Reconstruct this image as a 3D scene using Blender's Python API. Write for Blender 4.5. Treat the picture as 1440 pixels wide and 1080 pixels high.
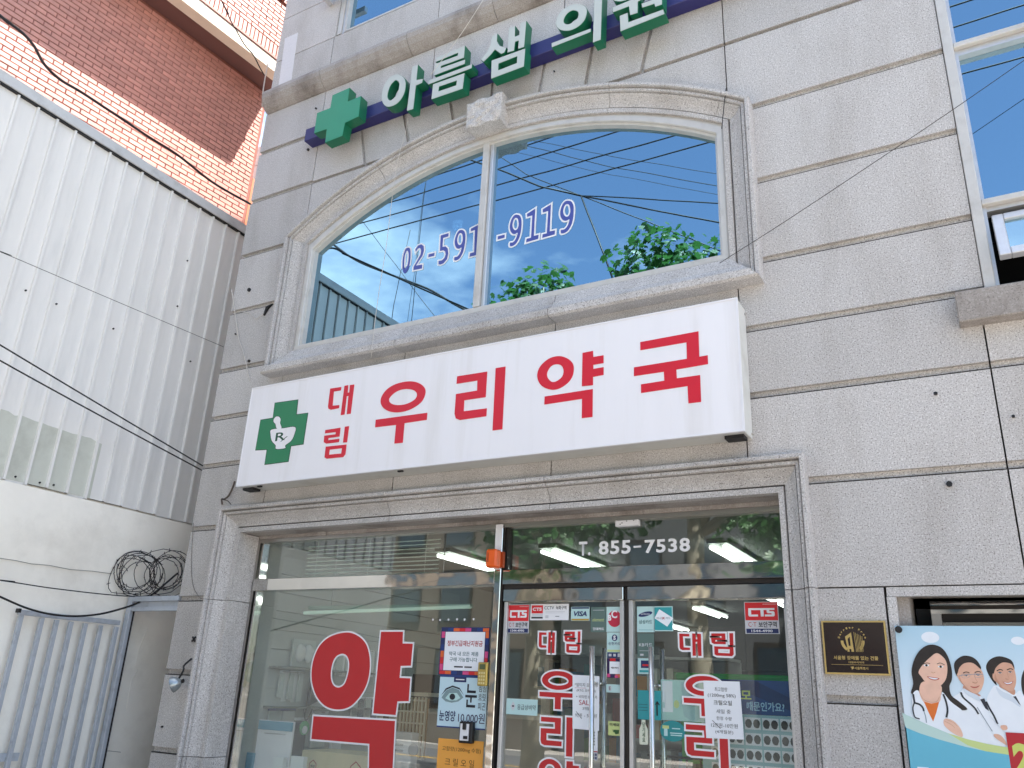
import bpy, bmesh, math, random
from mathutils import Vector, Matrix
random.seed(7)
sc = bpy.context.scene
for o in list(bpy.data.objects): bpy.data.objects.remove(o)
COL = sc.collection

# ---------------------------------------------------------------- camera
cam = bpy.data.cameras.new('camera'); cam.sensor_width = 36; cam.sensor_fit = 'HORIZONTAL'
cam.lens = 29.164; cam.clip_start = .05; cam.clip_end = 3000
camo = bpy.data.objects.new('camera', cam); COL.objects.link(camo)
camo.matrix_world = Matrix(((0.86847448, 0.13721971, 0.47636418, 0.0),
                            (0.4936958, -0.32645166, -0.80603584, -5.1),
                            (0.04490588, 0.93520055, -0.35125973, 1.6),
                            (0, 0, 0, 1)))
sc.camera = camo

# ---------------------------------------------------------------- sky, sun, exposure
SUN = Vector((1.0, .78, 3.0)).normalized()
EL = math.asin(SUN.z); AZ = math.atan2(SUN.x, SUN.y)
w = bpy.data.worlds.new('World'); sc.world = w; w.use_nodes = True
nt = w.node_tree; N = nt.nodes; LK = nt.links
bg = N['Background']; bg.inputs[1].default_value = .07
sky = N.new('ShaderNodeTexSky'); sky.sky_type = 'NISHITA'; sky.sun_disc = False
sky.sun_elevation = EL; sky.sun_rotation = AZ; sky.air_density = 1.1; sky.dust_density = 1.2; sky.ozone_density = 1.0
tc = N.new('ShaderNodeTexCoord')
sep = N.new('ShaderNodeSeparateXYZ'); LK.new(tc.outputs['Generated'], sep.inputs[0])
mx = N.new('ShaderNodeMath'); mx.operation = 'MAXIMUM'; LK.new(sep.outputs[2], mx.inputs[0]); mx.inputs[1].default_value = .06
dv = N.new('ShaderNodeVectorMath'); dv.operation = 'DIVIDE'
cmb = N.new('ShaderNodeCombineXYZ')
for i in range(3): LK.new(mx.outputs[0], cmb.inputs[i])
LK.new(tc.outputs['Generated'], dv.inputs[0]); LK.new(cmb.outputs[0], dv.inputs[1])
mpw = N.new('ShaderNodeMapping'); mpw.inputs['Location'].default_value = (10.968, -14.256, 19.649); LK.new(dv.outputs[0], mpw.inputs[0])
cn = N.new('ShaderNodeTexNoise'); cn.inputs['Scale'].default_value = 1.05; cn.inputs['Detail'].default_value = 9; cn.inputs['Roughness'].default_value = .56
LK.new(mpw.outputs[0], cn.inputs[0])
cr = N.new('ShaderNodeValToRGB'); cr.color_ramp.elements[0].position = .52; cr.color_ramp.elements[1].position = .70
LK.new(cn.outputs[0], cr.inputs[0])
cmx = N.new('ShaderNodeMix'); cmx.data_type = 'RGBA'; LK.new(cr.outputs[0], cmx.inputs[0])
LK.new(sky.outputs[0], cmx.inputs[6]); cmx.inputs[7].default_value = (7.0, 7.4, 7.8, 1)
LK.new(cmx.outputs[2], bg.inputs[0])
sl = bpy.data.lights.new('sun', 'SUN'); sl.energy = 5.0; sl.angle = math.radians(.53); sl.color = (1, .97, .93)
so = bpy.data.objects.new('sun', sl); COL.objects.link(so); so.location = (8, 12, 30)
so.rotation_euler = SUN.to_track_quat('Z', 'Y').to_euler()
vs = sc.view_settings; vs.view_transform = 'Standard'; vs.look = 'None'; vs.exposure = 2.5; vs.gamma = 1; vs.use_curve_mapping = False
sc.cycles.use_denoising = True
sc.cycles.max_bounces = 8; sc.cycles.transparent_max_bounces = 16; sc.cycles.sample_clamp_indirect = 6

# ---------------------------------------------------------------- materials
def lin(h):
    h = h.lstrip('#'); r = [int(h[i:i+2], 16)/255 for i in (0, 2, 4)]
    return tuple(c/12.92 if c <= .04045 else ((c+.055)/1.055)**2.4 for c in r)
MATS = {}
def mat(name, col='#808080', rough=.6, metal=0., spec=.5, noise=0., nscale=8., stretch=(1, 1, 1), bump=0., bscale=60., bdetail=5, emit=0., dirt=None, dscale=2., damt=.5, rnd=0.):
    """principled material; noise = fine colour variation, dirt = colour of shaped stains, bump = fine relief"""
    if name in MATS: return MATS[name]
    m = bpy.data.materials.new(name); m.use_nodes = True; MATS[name] = m
    n = m.node_tree.nodes; l = m.node_tree.links; p = n['Principled BSDF']
    c = lin(col) if isinstance(col, str) else col
    p.inputs['Roughness'].default_value = rough; p.inputs['Metallic'].default_value = metal
    p.inputs['Specular IOR Level'].default_value = spec
    p.inputs['Base Color'].default_value = (*c, 1)
    t = n.new('ShaderNodeTexCoord'); mp = n.new('ShaderNodeMapping'); mp.inputs['Scale'].default_value = stretch
    l.new(t.outputs['Object'], mp.inputs[0]); out = None
    if noise or rnd:
        rgb = n.new('ShaderNodeRGB'); rgb.outputs[0].default_value = (*c, 1); out = rgb.outputs[0]
    if noise:
        tx = n.new('ShaderNodeTexNoise'); tx.inputs['Scale'].default_value = nscale; tx.inputs['Detail'].default_value = 6; tx.inputs['Roughness'].default_value = .6
        l.new(mp.outputs[0], tx.inputs[0])
        mr = n.new('ShaderNodeMapRange'); mr.inputs[1].default_value = .3; mr.inputs[2].default_value = .7
        mr.inputs[3].default_value = 1-noise; mr.inputs[4].default_value = 1+noise; l.new(tx.outputs[0], mr.inputs[0])
        mm = n.new('ShaderNodeVectorMath'); mm.operation = 'SCALE'; l.new(out, mm.inputs[0]); l.new(mr.outputs[0], mm.inputs['Scale']); out = mm.outputs[0]
    if rnd:
        oi = n.new('ShaderNodeObjectInfo'); mr = n.new('ShaderNodeMapRange'); mr.inputs[3].default_value = 1-rnd; mr.inputs[4].default_value = 1+rnd
        l.new(oi.outputs['Random'], mr.inputs[0]); mm = n.new('ShaderNodeVectorMath'); mm.operation = 'SCALE'; l.new(out, mm.inputs[0]); l.new(mr.outputs[0], mm.inputs['Scale']); out = mm.outputs[0]
    if dirt:
        tx = n.new('ShaderNodeTexNoise'); tx.inputs['Scale'].default_value = dscale; tx.inputs['Detail'].default_value = 8; tx.inputs['Roughness'].default_value = .65
        l.new(mp.outputs[0], tx.inputs[0]); r = n.new('ShaderNodeMapRange'); r.inputs[1].default_value = .5; r.inputs[2].default_value = .75; r.inputs[4].default_value = damt
        l.new(tx.outputs[0], r.inputs[0]); mi = n.new('ShaderNodeMix'); mi.data_type = 'RGBA'; l.new(r.outputs[0], mi.inputs[0])
        if out: l.new(out, mi.inputs[6])
        else: mi.inputs[6].default_value = (*c, 1)
        mi.inputs[7].default_value = (*lin(dirt), 1); out = mi.outputs[2]
    if out: l.new(out, p.inputs['Base Color'])
    if emit:
        p.inputs['Emission Color'].default_value = (*c, 1); p.inputs['Emission Strength'].default_value = emit
    if bump:
        tx = n.new('ShaderNodeTexNoise'); tx.inputs['Scale'].default_value = bscale; tx.inputs['Detail'].default_value = bdetail
        l.new(mp.outputs[0], tx.inputs[0]); b = n.new('ShaderNodeBump'); b.inputs['Strength'].default_value = bump; b.inputs['Distance'].default_value = .01
        l.new(tx.outputs[0], b.inputs['Height']); l.new(b.outputs[0], p.inputs['Normal'])
    return m

def granite(name, a='#a6a3a4', b='#5f5b5a', c='#cfcdce', stain='#8a7c68', samt=.28, rnd=.08, rough=.75):
    """speckled granite: dark mica grains, pale feldspar grains, weathering stains"""
    m = bpy.data.materials.new(name); m.use_nodes = True; MATS[name] = m
    n = m.node_tree.nodes; l = m.node_tree.links; p = n['Principled BSDF']; p.inputs['Roughness'].default_value = rough
    t = n.new('ShaderNodeTexCoord')
    def noise(s, d=2, r=.5, vec=None):
        x = n.new('ShaderNodeTexNoise'); x.inputs['Scale'].default_value = s; x.inputs['Detail'].default_value = d; x.inputs['Roughness'].default_value = r
        l.new(vec or t.outputs['Object'], x.inputs[0]); return x.outputs[0]
    def rng(v, lo, hi, o0=0., o1=1.):
        x = n.new('ShaderNodeMapRange'); x.inputs[1].default_value = lo; x.inputs[2].default_value = hi; x.inputs[3].default_value = o0; x.inputs[4].default_value = o1
        l.new(v, x.inputs[0]); return x.outputs[0]
    def mix(f, x, y):
        k = n.new('ShaderNodeMix'); k.data_type = 'RGBA'; l.new(f, k.inputs[0])
        for s, v in ((6, x), (7, y)):
            if isinstance(v, str): k.inputs[s].default_value = (*lin(v), 1)
            else: l.new(v, k.inputs[s])
        return k.outputs[2]
    col = mix(rng(noise(95, 3, .6), .5, .68), a, c)
    col = mix(rng(noise(135, 2, .55), .55, .66, 0, .9), col, b)
    mp = n.new('ShaderNodeMapping'); mp.inputs['Scale'].default_value = (1.6, 1.6, .5); l.new(t.outputs['Object'], mp.inputs[0])
    st = rng(noise(1.6, 9, .62, mp.outputs[0]), .47, .72, 0, samt)
    k = n.new('ShaderNodeMix'); k.data_type = 'RGBA'; k.blend_type = 'MULTIPLY'; l.new(st, k.inputs[0]); l.new(col, k.inputs[6]); k.inputs[7].default_value = (*lin(stain), 1)
    oi = n.new('ShaderNodeObjectInfo'); r = rng(oi.outputs['Random'], 0, 1, 1-rnd, 1+rnd)
    v = n.new('ShaderNodeVectorMath'); v.operation = 'SCALE'; l.new(k.outputs[2], v.inputs[0]); l.new(r, v.inputs['Scale'])
    l.new(v.outputs[0], p.inputs['Base Color'])
    bp = n.new('ShaderNodeBump'); bp.inputs['Strength'].default_value = .35; bp.inputs['Distance'].default_value = .004
    l.new(noise(110, 3), bp.inputs['Height']); l.new(bp.outputs[0], p.inputs['Normal'])
    return m
granite('granite', a='#bbb7b4', b='#726d69', c='#d9d6d4', stain='#93846f', samt=.26)
granite('granite_smooth', a='#a49d97', b='#867f79', c='#b8b2ad', stain='#7d6f60', samt=.75)

def glass(name, tint=(1, 1, 1), k=1.0, base=.0, gl=(1, 1, 1), wav=.0):
    """thin pane: transparent with mirror reflection by Fresnel (k = gain, base = coating)"""
    m = bpy.data.materials.new(name); m.use_nodes = True; MATS[name] = m
    n = m.node_tree.nodes; l = m.node_tree.links; n.remove(n['Principled BSDF']); o = n['Material Output']
    tr = n.new('ShaderNodeBsdfTransparent'); tr.inputs[0].default_value = (*tint, 1)
    g = n.new('ShaderNodeBsdfGlossy'); g.inputs['Roughness'].default_value = 0; g.inputs[0].default_value = (*gl, 1)
    lw = n.new('ShaderNodeLayerWeight'); lw.inputs[0].default_value = .5
    pw = n.new('ShaderNodeMath'); pw.operation = 'POWER'; l.new(lw.outputs['Facing'], pw.inputs[0]); pw.inputs[1].default_value = 5
    f = n.new('ShaderNodeMath'); f.operation = 'MULTIPLY_ADD'; l.new(pw.outputs[0], f.inputs[0]); f.inputs[1].default_value = .96; f.inputs[2].default_value = .04
    ma = n.new('ShaderNodeMath'); ma.operation = 'MULTIPLY_ADD'; ma.use_clamp = True; l.new(f.outputs[0], ma.inputs[0]); ma.inputs[1].default_value = k; ma.inputs[2].default_value = base
    mi = n.new('ShaderNodeMixShader'); l.new(ma.outputs[0], mi.inputs[0]); l.new(tr.outputs[0], mi.inputs[1]); l.new(g.outputs[0], mi.inputs[2]); l.new(mi.outputs[0], o.inputs[0])
    if wav:
        t = n.new('ShaderNodeTexCoord'); x = n.new('ShaderNodeTexNoise'); x.inputs['Scale'].default_value = 1.3; x.inputs['Detail'].default_value = 1; l.new(t.outputs['Object'], x.inputs[0])
        b = n.new('ShaderNodeBump'); b.inputs['Strength'].default_value = wav; b.inputs['Distance'].default_value = .02; l.new(x.outputs[0], b.inputs['Height'])
        l.new(b.outputs[0], g.inputs['Normal'])
    return m
glass('glass_clear', (.94, .965, .95), 1.7, .035, wav=.06)
glass('glass_blue', (.08, .13, .18), 1.0, .43, gl=(.50, .79, .97), wav=.03)
mat('joint', '#3a3531', .95)
mat('mortar', '#8a584d', .95, noise=.15, nscale=30)
mat('white_paint', '#e4e3e6', .45, noise=.02, nscale=3)
mat('alu', '#c9c9ca', .35, .55, noise=.05, nscale=20)
mat('alu_white', '#c6c3be', .4, .1, noise=.04, nscale=14, dirt='#8f857a', dscale=5, damt=.4)
mat('steel', '#d4d2ce', .06, 1., bump=.6, bscale=2.6, stretch=(1, 1, 1.4), bdetail=2)
mat('steel_dull', '#b9b6b2', .28, 1.)
mat('dark_metal', '#2b2623', .5, .3)
mat('black', '#101012', .5)
mat('rubber', '#161517', .55)
mat('red_vinyl', '#c11f26', .35, noise=.03, nscale=6)
mat('red_sign', '#cf2034', .4, noise=.03, nscale=4)
mat('white_vinyl', '#e9e8ea', .4)
mat('paper', '#eef0f4', .7)
mat('ink', '#2a2a30', .8)
mat('ink_red', '#b03038', .8)
mat('ink_blue', '#28407a', .8)

# ---------------------------------------------------------------- builders
def M(m): return MATS[m] if isinstance(m, str) else m
def link(name, me, m, parent=None, label=None, cat=None, group=None, kind=None):
    o = bpy.data.objects.new(name, me); COL.objects.link(o)
    if m is not None: me.materials.append(M(m))
    if parent is not None: o.parent = parent
    for k, v in (('label', label), ('category', cat), ('group', group), ('kind', kind)):
        if v: o[k] = v
    return o
def mesh(name, v, f, m, parent=None, smooth=False, **k):
    me = bpy.data.meshes.new(name); me.from_pydata([tuple(p) for p in v], [], f); me.validate(); me.update()
    if smooth: me.polygons.foreach_set('use_smooth', [True]*len(me.polygons))
    return link(name, me, m, parent, **k)
def thing(name, label, cat, group=None, kind=None, loc=(0, 0, 0)):
    o = bpy.data.objects.new(name, None); COL.objects.link(o); o.empty_display_size = .1; o.location = loc
    if label: o['label'] = label
    if cat: o['category'] = cat
    if group: o['group'] = group
    if kind: o['kind'] = kind
    return o
class MB:
    """collects shapes into one mesh"""
    def __init__(s): s.v = []; s.f = []
    def add(s, v, f):
        n = len(s.v); s.v += [tuple(p) for p in v]; s.f += [[i+n for i in q] for q in f]; return s
    def box(s, x0, x1, y0, y1, z0, z1):
        return s.add([(x, y, z) for z in (z0, z1) for y in (y0, y1) for x in (x0, x1)],
                     [(0, 2, 3, 1), (4, 5, 7, 6), (0, 1, 5, 4), (2, 6, 7, 3), (0, 4, 6, 2), (1, 3, 7, 5)])
    def obox(s, c, ax, ay, az, hx, hy, hz):
        c = Vector(c); v = [c+ax*(hx*i)+ay*(hy*j)+az*(hz*k) for k in (-1, 1) for j in (-1, 1) for i in (-1, 1)]
        return s.add(v, [(0, 2, 3, 1), (4, 5, 7, 6), (0, 1, 5, 4), (2, 6, 7, 3), (0, 4, 6, 2), (1, 3, 7, 5)])
    def prism(s, poly, y0, y1, ax='Y'):
        """polygon in (X,Z) (or (Y,Z) for ax='X') pushed from y0 to y1"""
        n = len(poly); P = (lambda p, d: (p[0], d, p[1])) if ax == 'Y' else (lambda p, d: (d, p[0], p[1]))
        return s.add([P(p, y0) for p in poly]+[P(p, y1) for p in poly],
                     [list(range(n)), list(range(2*n-1, n-1, -1))]+[(i, i+n, (i+1) % n+n, (i+1) % n) for i in range(n)])
    def tube(s, pts, r, n=6, cap=True):
        pts = [Vector(p) for p in pts]; R = r if isinstance(r, (list, tuple)) else [r]*len(pts); vs = []; fs = []; up = None
        for i, p in enumerate(pts):
            d = (pts[min(i+1, len(pts)-1)]-pts[max(i-1, 0)]).normalized()
            if up is None: up = d.orthogonal().normalized()
            up = (up-d*up.dot(d)).normalized(); sd = d.cross(up)
            vs += [p+(up*math.cos(2*math.pi*k/n)+sd*math.sin(2*math.pi*k/n))*R[i] for k in range(n)]
        for i in range(len(pts)-1):
            for k in range(n): fs.append((i*n+k, i*n+(k+1) % n, (i+1)*n+(k+1) % n, (i+1)*n+k))
        if cap: fs += [list(range(n))[::-1], list(range((len(pts)-1)*n, len(pts)*n))]
        return s.add(vs, fs)
    def build(s, name, m, parent=None, smooth=False, bevel=0, **k):
        o = mesh(name, s.v, s.f, m, parent, smooth, **k)
        bm = bmesh.new(); bm.from_mesh(o.data); bmesh.ops.recalc_face_normals(bm, faces=bm.faces)
        if bevel:
            es = [e for e in bm.edges if len(e.link_faces) == 2 and e.calc_face_angle(0) > .5]
            bmesh.ops.bevel(bm, geom=es, offset=bevel, segments=1, affect='EDGES', clamp_overlap=True)
        bm.to_mesh(o.data); bm.free(); return o
def box(name, x0, x1, y0, y1, z0, z1, m, parent=None, bevel=0, **k): return MB().box(x0, x1, y0, y1, z0, z1).build(name, m, parent, bevel=bevel, **k)
def tube(name, pts, r, m, parent=None, n=6, **k): return MB().tube(pts, r, n).build(name, m, parent, smooth=True, **k)
def smooth(p, k=6):
    """closed Catmull-Rom through the points"""
    out = []; n = len(p)
    for i in range(n):
        a, b, c, d = p[i-1], p[i], p[(i+1) % n], p[(i+2) % n]
        for j in range(k):
            t = j/k
            out.append(tuple(.5*(2*b[q]+(c[q]-a[q])*t+(2*a[q]-5*b[q]+4*c[q]-d[q])*t*t+(3*b[q]-a[q]-3*c[q]+d[q])*t**3) for q in (0, 1)))
    return out
def open_smooth(p, k=6):
    p = [Vector(q) for q in p]; e = [p[0]*2-p[1]]+p+[p[-1]*2-p[-2]]; out = []
    for i in range(1, len(e)-2):
        a, b, c, d = e[i-1:i+3]
        for j in range(k):
            t = j/k; out.append(.5*(2*b+(c-a)*t+(2*a-5*b+4*c-d)*t*t+(3*b-a-3*c+d)*t**3))
    return out+[p[-1]]
def ell(cx, cz, rx, rz, n=28, a0=0): return [(cx+rx*math.cos(2*math.pi*i/n+a0), cz+rz*math.sin(2*math.pi*i/n+a0)) for i in range(n)]
def flip(me, Y):
    for v in me.vertices: x, y, z = v.co; v.co = (x, Y-z, y)
def area(p): return sum(p[i-1][0]*p[i][1]-p[i][0]*p[i-1][1] for i in range(len(p)))/2
def inside(q, p):
    c = False
    for i in range(len(p)):
        a, b = p[i-1], p[i]
        if (a[1] > q[1]) != (b[1] > q[1]) and q[0] < (b[0]-a[0])*(q[1]-a[1])/(b[1]-a[1])+a[0]: c = not c
    return c
def grow(polys, e):
    out = []
    for i, p in enumerate(polys):
        if area(p) < 0: p = p[::-1]
        p = [q for k_, q in enumerate(p) if (Vector(q)-Vector(p[k_-1])).length > 1e-5]
        hole = any(j != i and inside(p[0], q) for j, q in enumerate(polys)); d = -e if not hole else e
        r = inset(p, [d]*len(p)); lim = abs(e)*2.2
        out.append([tuple(Vector(a)+(Vector(b)-Vector(a)).normalized()*min(lim, (Vector(b)-Vector(a)).length)) if (Vector(b)-Vector(a)).length > 1e-9 else b for a, b in zip(p, r)])
    return out
def fill(name, polys, ext):
    cu = bpy.data.curves.new(name, 'CURVE'); cu.dimensions = '2D'; cu.fill_mode = 'BOTH'; cu.extrude = ext
    for p in polys:
        s = cu.splines.new('POLY'); s.points.add(len(p)-1)
        for i, q in enumerate(p): s.points[i].co = (q[0], q[1], 0, 1)
        s.use_cyclic_u = True
    t = bpy.data.objects.new('tmp', cu); me = bpy.data.meshes.new_from_object(t); bpy.data.objects.remove(t); bpy.data.curves.remove(cu); return me
def shape(name, polys, y0, y1, m, parent=None, off=0, **k):
    """outlines (holes allowed) in the X,Z plane, from front y0 to back y1; off grows the outline"""
    if off: polys = grow(polys, off)
    outer = [i for i, p in enumerate(polys) if not any(j != i and inside(p[0], q) for j, q in enumerate(polys))]
    vs_, fs_ = [], []
    for g_, i in enumerate(outer):
        me = fill(name, [polys[i]]+[q for j, q in enumerate(polys) if j not in outer and inside(q[0], polys[i])], abs(y1-y0)/2); n0 = len(vs_)
        dy = -.00012*g_ if off else 0          # overlapping outlines lie one behind the other
        vs_ += [(v.co.x, (y0+y1)/2-v.co.z+dy, v.co.y) for v in me.vertices]; fs_ += [[n0+k_ for k_ in p.vertices] for p in me.polygons]; bpy.data.meshes.remove(me)
    me = bpy.data.meshes.new(name); me.from_pydata(vs_, [], fs_); me.update()
    return link(name, me, m, parent, **k)
def text(name, body, bx, y, m, parent=None, bold=0., d=.0012, align='fit', shear=0., sp=1., lead=1., **k):
    """lettering fitted into the box bx=(x0,x1,z0,z1) on the plane Y=y"""
    cu = bpy.data.curves.new(name, 'FONT'); cu.body = body; cu.extrude = 0; cu.offset = bold; cu.shear = shear; cu.space_character = sp; cu.space_line = lead
    cu.align_x = 'CENTER' if '\n' in body else 'LEFT'; cu.resolution_u = 3
    t = bpy.data.objects.new('tmp', cu); me = bpy.data.meshes.new_from_object(t); bpy.data.objects.remove(t); bpy.data.curves.remove(cu)
    me.materials.clear(); xs = [v.co.x for v in me.vertices]; ys = [v.co.y for v in me.vertices]
    x0, x1, z0, z1 = bx; kx = (x1-x0)/max(1e-6, max(xs)-min(xs)); ky = (z1-z0)/max(1e-6, max(ys)-min(ys))
    if align == 'w': ky = kx
    for v in me.vertices: v.co = (x0+(v.co.x-min(xs))*kx, y, z0+(v.co.y-min(ys))*ky)
    me.name = name; me.update(); return link(name, me, m, parent, **k)
def rect(b): return [(b[0], b[2]), (b[1], b[2]), (b[1], b[3]), (b[0], b[3])]
def sub(b, u0, u1, v0, v1):
    """fraction of a box"""
    return (b[0]+(b[1]-b[0])*u0, b[0]+(b[1]-b[0])*u1, b[2]+(b[3]-b[2])*v0, b[2]+(b[3]-b[2])*v1)
def plate(name, b, y, m, parent=None, d=.002, **k): return MB().box(b[0], b[1], y-d, y, b[2], b[3]).build(name, m, parent, **k)
def inset(poly, offs):
    """move every edge of a counter-clockwise polygon inwards by its own distance"""
    n = len(poly); L = []
    for i in range(n):
        a, b = Vector(poly[i]), Vector(poly[(i+1) % n]); d = (b-a).normalized(); nn = Vector((-d.y, d.x)); L.append((a+nn*offs[i], d))
    out = []
    for i in range(n):
        p, d = L[i-1]; q, e = L[i]; cr = d.x*e.y-d.y*e.x
        if abs(cr) < 1e-4: out.append(tuple(q)); continue
        t = ((q-p).x*e.y-(q-p).y*e.x)/cr; out.append(tuple(p+d*t))
    return out
def copy_tree(o, parent=None):
    c = o.copy(); COL.objects.link(c)
    if parent is not None: c.parent = parent
    for ch in list(o.children):
        copy_tree(ch, c)
    return c


# ================================================================ granite building
XL = -6.345
BLD = thing('granite_building', 'grey granite-clad corner building with arched window above the pharmacy shopfront', 'building', loc=(-2.5, 0, 0))
BLD.location = (0, 0, 0)
LV = [0, .41, 1.026, 1.639, 2.25, 2.87, 3.457, 3.927, 4.419, 5.05, 5.688, 6.347, 6.96, 7.50]
VX = [-5.472, -4.07, -2.657, -1.264, .129, 1.52, 2.9]
XR = 4.3
FILL = MB()
def slab(poly, reb=(0,), g=.0045, rw=.045, m='granite', y=0.):
    n = len(poly)
    b = MB(); b.prism(inset(poly, [rw if i in reb else g for i in range(n)]), y, y+.032); b.prism(inset(poly, [g]*n), y+.028, y+.066)
    if 0 in reb and abs(poly[0][1]-poly[1][1]) < 1e-6: FILL.box(poly[0][0], poly[1][0], .005, .07, poly[0][1]-g+.0004, poly[0][1]+g-.0004)
    return b.build('facade_slab', m, BLD)
def rs(x0, x1, z0, z1, **k): return slab([(x0, z0), (x1, z0), (x1, z1), (x0, z1)], **k)
def course(z0, z1, xs, **k):
    for a, b in zip(xs, xs[1:]): rs(a, b, z0, z1, **k)
# arch geometry: opening centre, inner and outer circles of the stone surround
CX = -3.357
def arc_z(u, x):           # height of the arch line at offset u (0 inner .. 1 outer)
    zc = 2.392+(2.554-2.392)*u; R = 3.841+(3.903-3.841)*u
    return zc+math.sqrt(R*R-(x-CX)**2)
def arc_pts(u, xa, xb, n=14): return [(xa+(xb-xa)*i/n, arc_z(u, xa+(xb-xa)*i/n)) for i in range(n+1)]
# beside the shopfront
for z0, z1 in zip(LV[:5], LV[1:6]):
    rs(XL, -5.80, z0, z1)
rs(-1.00, -.555, 2.25-.612, 2.25+.008, reb=(0,)); rs(-1.00, -.555, 1.026, 1.639); rs(-1.00, -.555, .41, 1.026); rs(-1.00, -.555, 0, .41)
rs(-.555, XR, .41, .90); rs(-.555, XR, 0, .41); rs(2.0, XR, .90, 2.258)
course(2.258, 2.87, [-1.00, .129, 1.52, 2.9, XR], reb=())
for a, b in zip([XL]+VX, VX+[XR]):
    rs(a, b, 2.87, 3.457)
course(3.457, 3.927, [XL]+VX+[XR])
course(3.927, 4.419, [XL]+VX[:4]+[.165]); course(3.927, 4.419, [1.79, 2.9, XR])
# left and right of the arched window
for z0, z1 in ((4.419, 5.05), (5.05, 5.688)):
    rs(XL, -5.52, z0, z1); rs(-1.19, .165, z0, z1); rs(1.79, XR, z0, z1)
U = .5
kx = CX-.80
rs(XL, -5.472, 5.688, 6.347)
slab([(-5.472, arc_z(U, -5.472))]+arc_pts(U, -5.40, kx, 8)+[(kx, 6.347), (-5.472, 6.347)], reb=())
kr = 2*CX-kx
slab([(-1.264, arc_z(U, -1.264)), (-1.264, 6.347), (kr, 6.347)]+arc_pts(U, kr, -1.33, 8), reb=())
rs(-1.264, .165, 5.688, 6.347)
rs(1.79, XR, 5.688, 6.347)
# radial stones over the arch: foot and head of every joint
RJ = [[(-4.871,6.749),(-4.774,6.347)], [(-4.344,6.76),(-4.272,6.478)], [(-3.812,6.755),(-3.779,6.606)], [(-3.357,6.772),(-3.358,6.663)], [(-2.831,6.77),(-2.866,6.514)], [(-2.37,6.772),(-2.425,6.423)], [(-1.844,6.747),(-1.938,6.321)]]
ln = []
for (a, b) in RJ:
    sl_ = (a[0]-b[0])/(a[1]-b[1]); f = lambda z, b=b, s=sl_: b[0]+s*(z-b[1]); ln.append((f(6.347), f(6.96)))
rs(XL, -5.472, 6.347, 6.96)
edges = [(-5.472, -5.472)]+ln+[(-1.264, -1.264)]
for i in range(len(edges)-1):
    (a, b), (c, d) = edges[i], edges[i+1]
    lo = 6.347
    pts = [(a, lo), (c, lo), (d, 6.96), (b, 6.96)]
    slab(pts, reb=(0, 1) if i < len(edges)-2 else (0,), rw=.03)
rs(-1.264, .165, 6.347, 6.96, rw=.03); rs(1.79, XR, 6.347, 6.96)
course(6.96, 7.50, [XL]+VX+[XR])
# above the cornice: flush slabs
course(7.80, 8.229, [XL]+VX+[XR], reb=()); rs(XL, -5.462, 8.229, 8.852, reb=()); rs(XL, -5.462, 8.852, 9.49, reb=()); rs(XL, -5.462, 9.49, 10.2, reb=())
for z0, z1 in ((8.229, 8.852), (8.852, 9.49), (9.49, 10.2)): rs(-1.9, XR, z0, z1, reb=())
for z0 in (10.2, 10.9, 11.6, 12.3, 13.0):
    course(z0, z0+.7, [XL, -5.472, -4.07, -2.657, -1.264, .129, 1.52, 2.9, XR], reb=())
# wall core behind the slabs, with the openings left free
OP = [(-5.76, -1.02, -1, 2.89), (-5.42, -1.29, 4.49, 6.26), (.17, 1.79, 3.94, 6.90), (-.5, 1.99, .9, 2.235), (-5.45, -1.9, 8.24, 9.9)]
xs = sorted({XL+.006, XR}|{v for o in OP for v in o[:2]}); zs = sorted({0., 13.7}|{v for o in OP for v in o[2:] if v > 0}); wb = MB()
for i in range(len(xs)-1):
    run = None
    for j in range(len(zs)-1):
        cx, cz = (xs[i]+xs[i+1])/2, (zs[j]+zs[j+1])/2
        free = any(a < cx < b and c < cz < d for a, b, c, d in OP)
        if not free: run = (run[0] if run else zs[j], zs[j+1])
        if (free or j == len(zs)-2) and run:
            wb.box(xs[i], xs[i+1], .072, .30, *run); run = None
wb.build('wall_core', 'joint', BLD); FILL.build('joint_filler', 'joint', BLD, kind='stuff')
box('side_wall', XL+.004, XL+.2, .31, 10, 0, 13.7, mat('render_grey', '#a7a29c', .9, noise=.08, nscale=3), BLD)
box('side_wall', XR-.2, XR, .31, 10, 0, 13.7, 'render_grey', BLD)
box('rear_wall', XL+.2, XR-.2, 9.8, 10, 0, 13.7, 'render_grey', BLD)
box('roof', XL, XR, .052, 10.02, 13.71, 13.9, 'render_grey', BLD)
box('unseen_sun_block', -5.2, XR, .06, 10.0, 13.91, 17.0, 'render_grey', BLD); box('unseen_sun_block', -4.2, XR, .061, 10.0, 17.01, 20.0, 'render_grey', BLD)  # unseen stepped blocks, added to keep the sun off the metal wall
box('floor_slab', XL+.21, XR-.21, .31, 9.79, 2.90, 3.15, 'render_grey', BLD)
box('floor_slab', XL+.21, XR-.21, .31, 9.79, 7.2, 7.4, 'render_grey', BLD)
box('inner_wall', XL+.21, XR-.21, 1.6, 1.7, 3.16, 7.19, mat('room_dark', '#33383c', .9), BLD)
box('inner_wall', XL+.21, XR-.21, 1.6, 1.7, 7.41, 13.6, 'room_dark', BLD)

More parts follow.
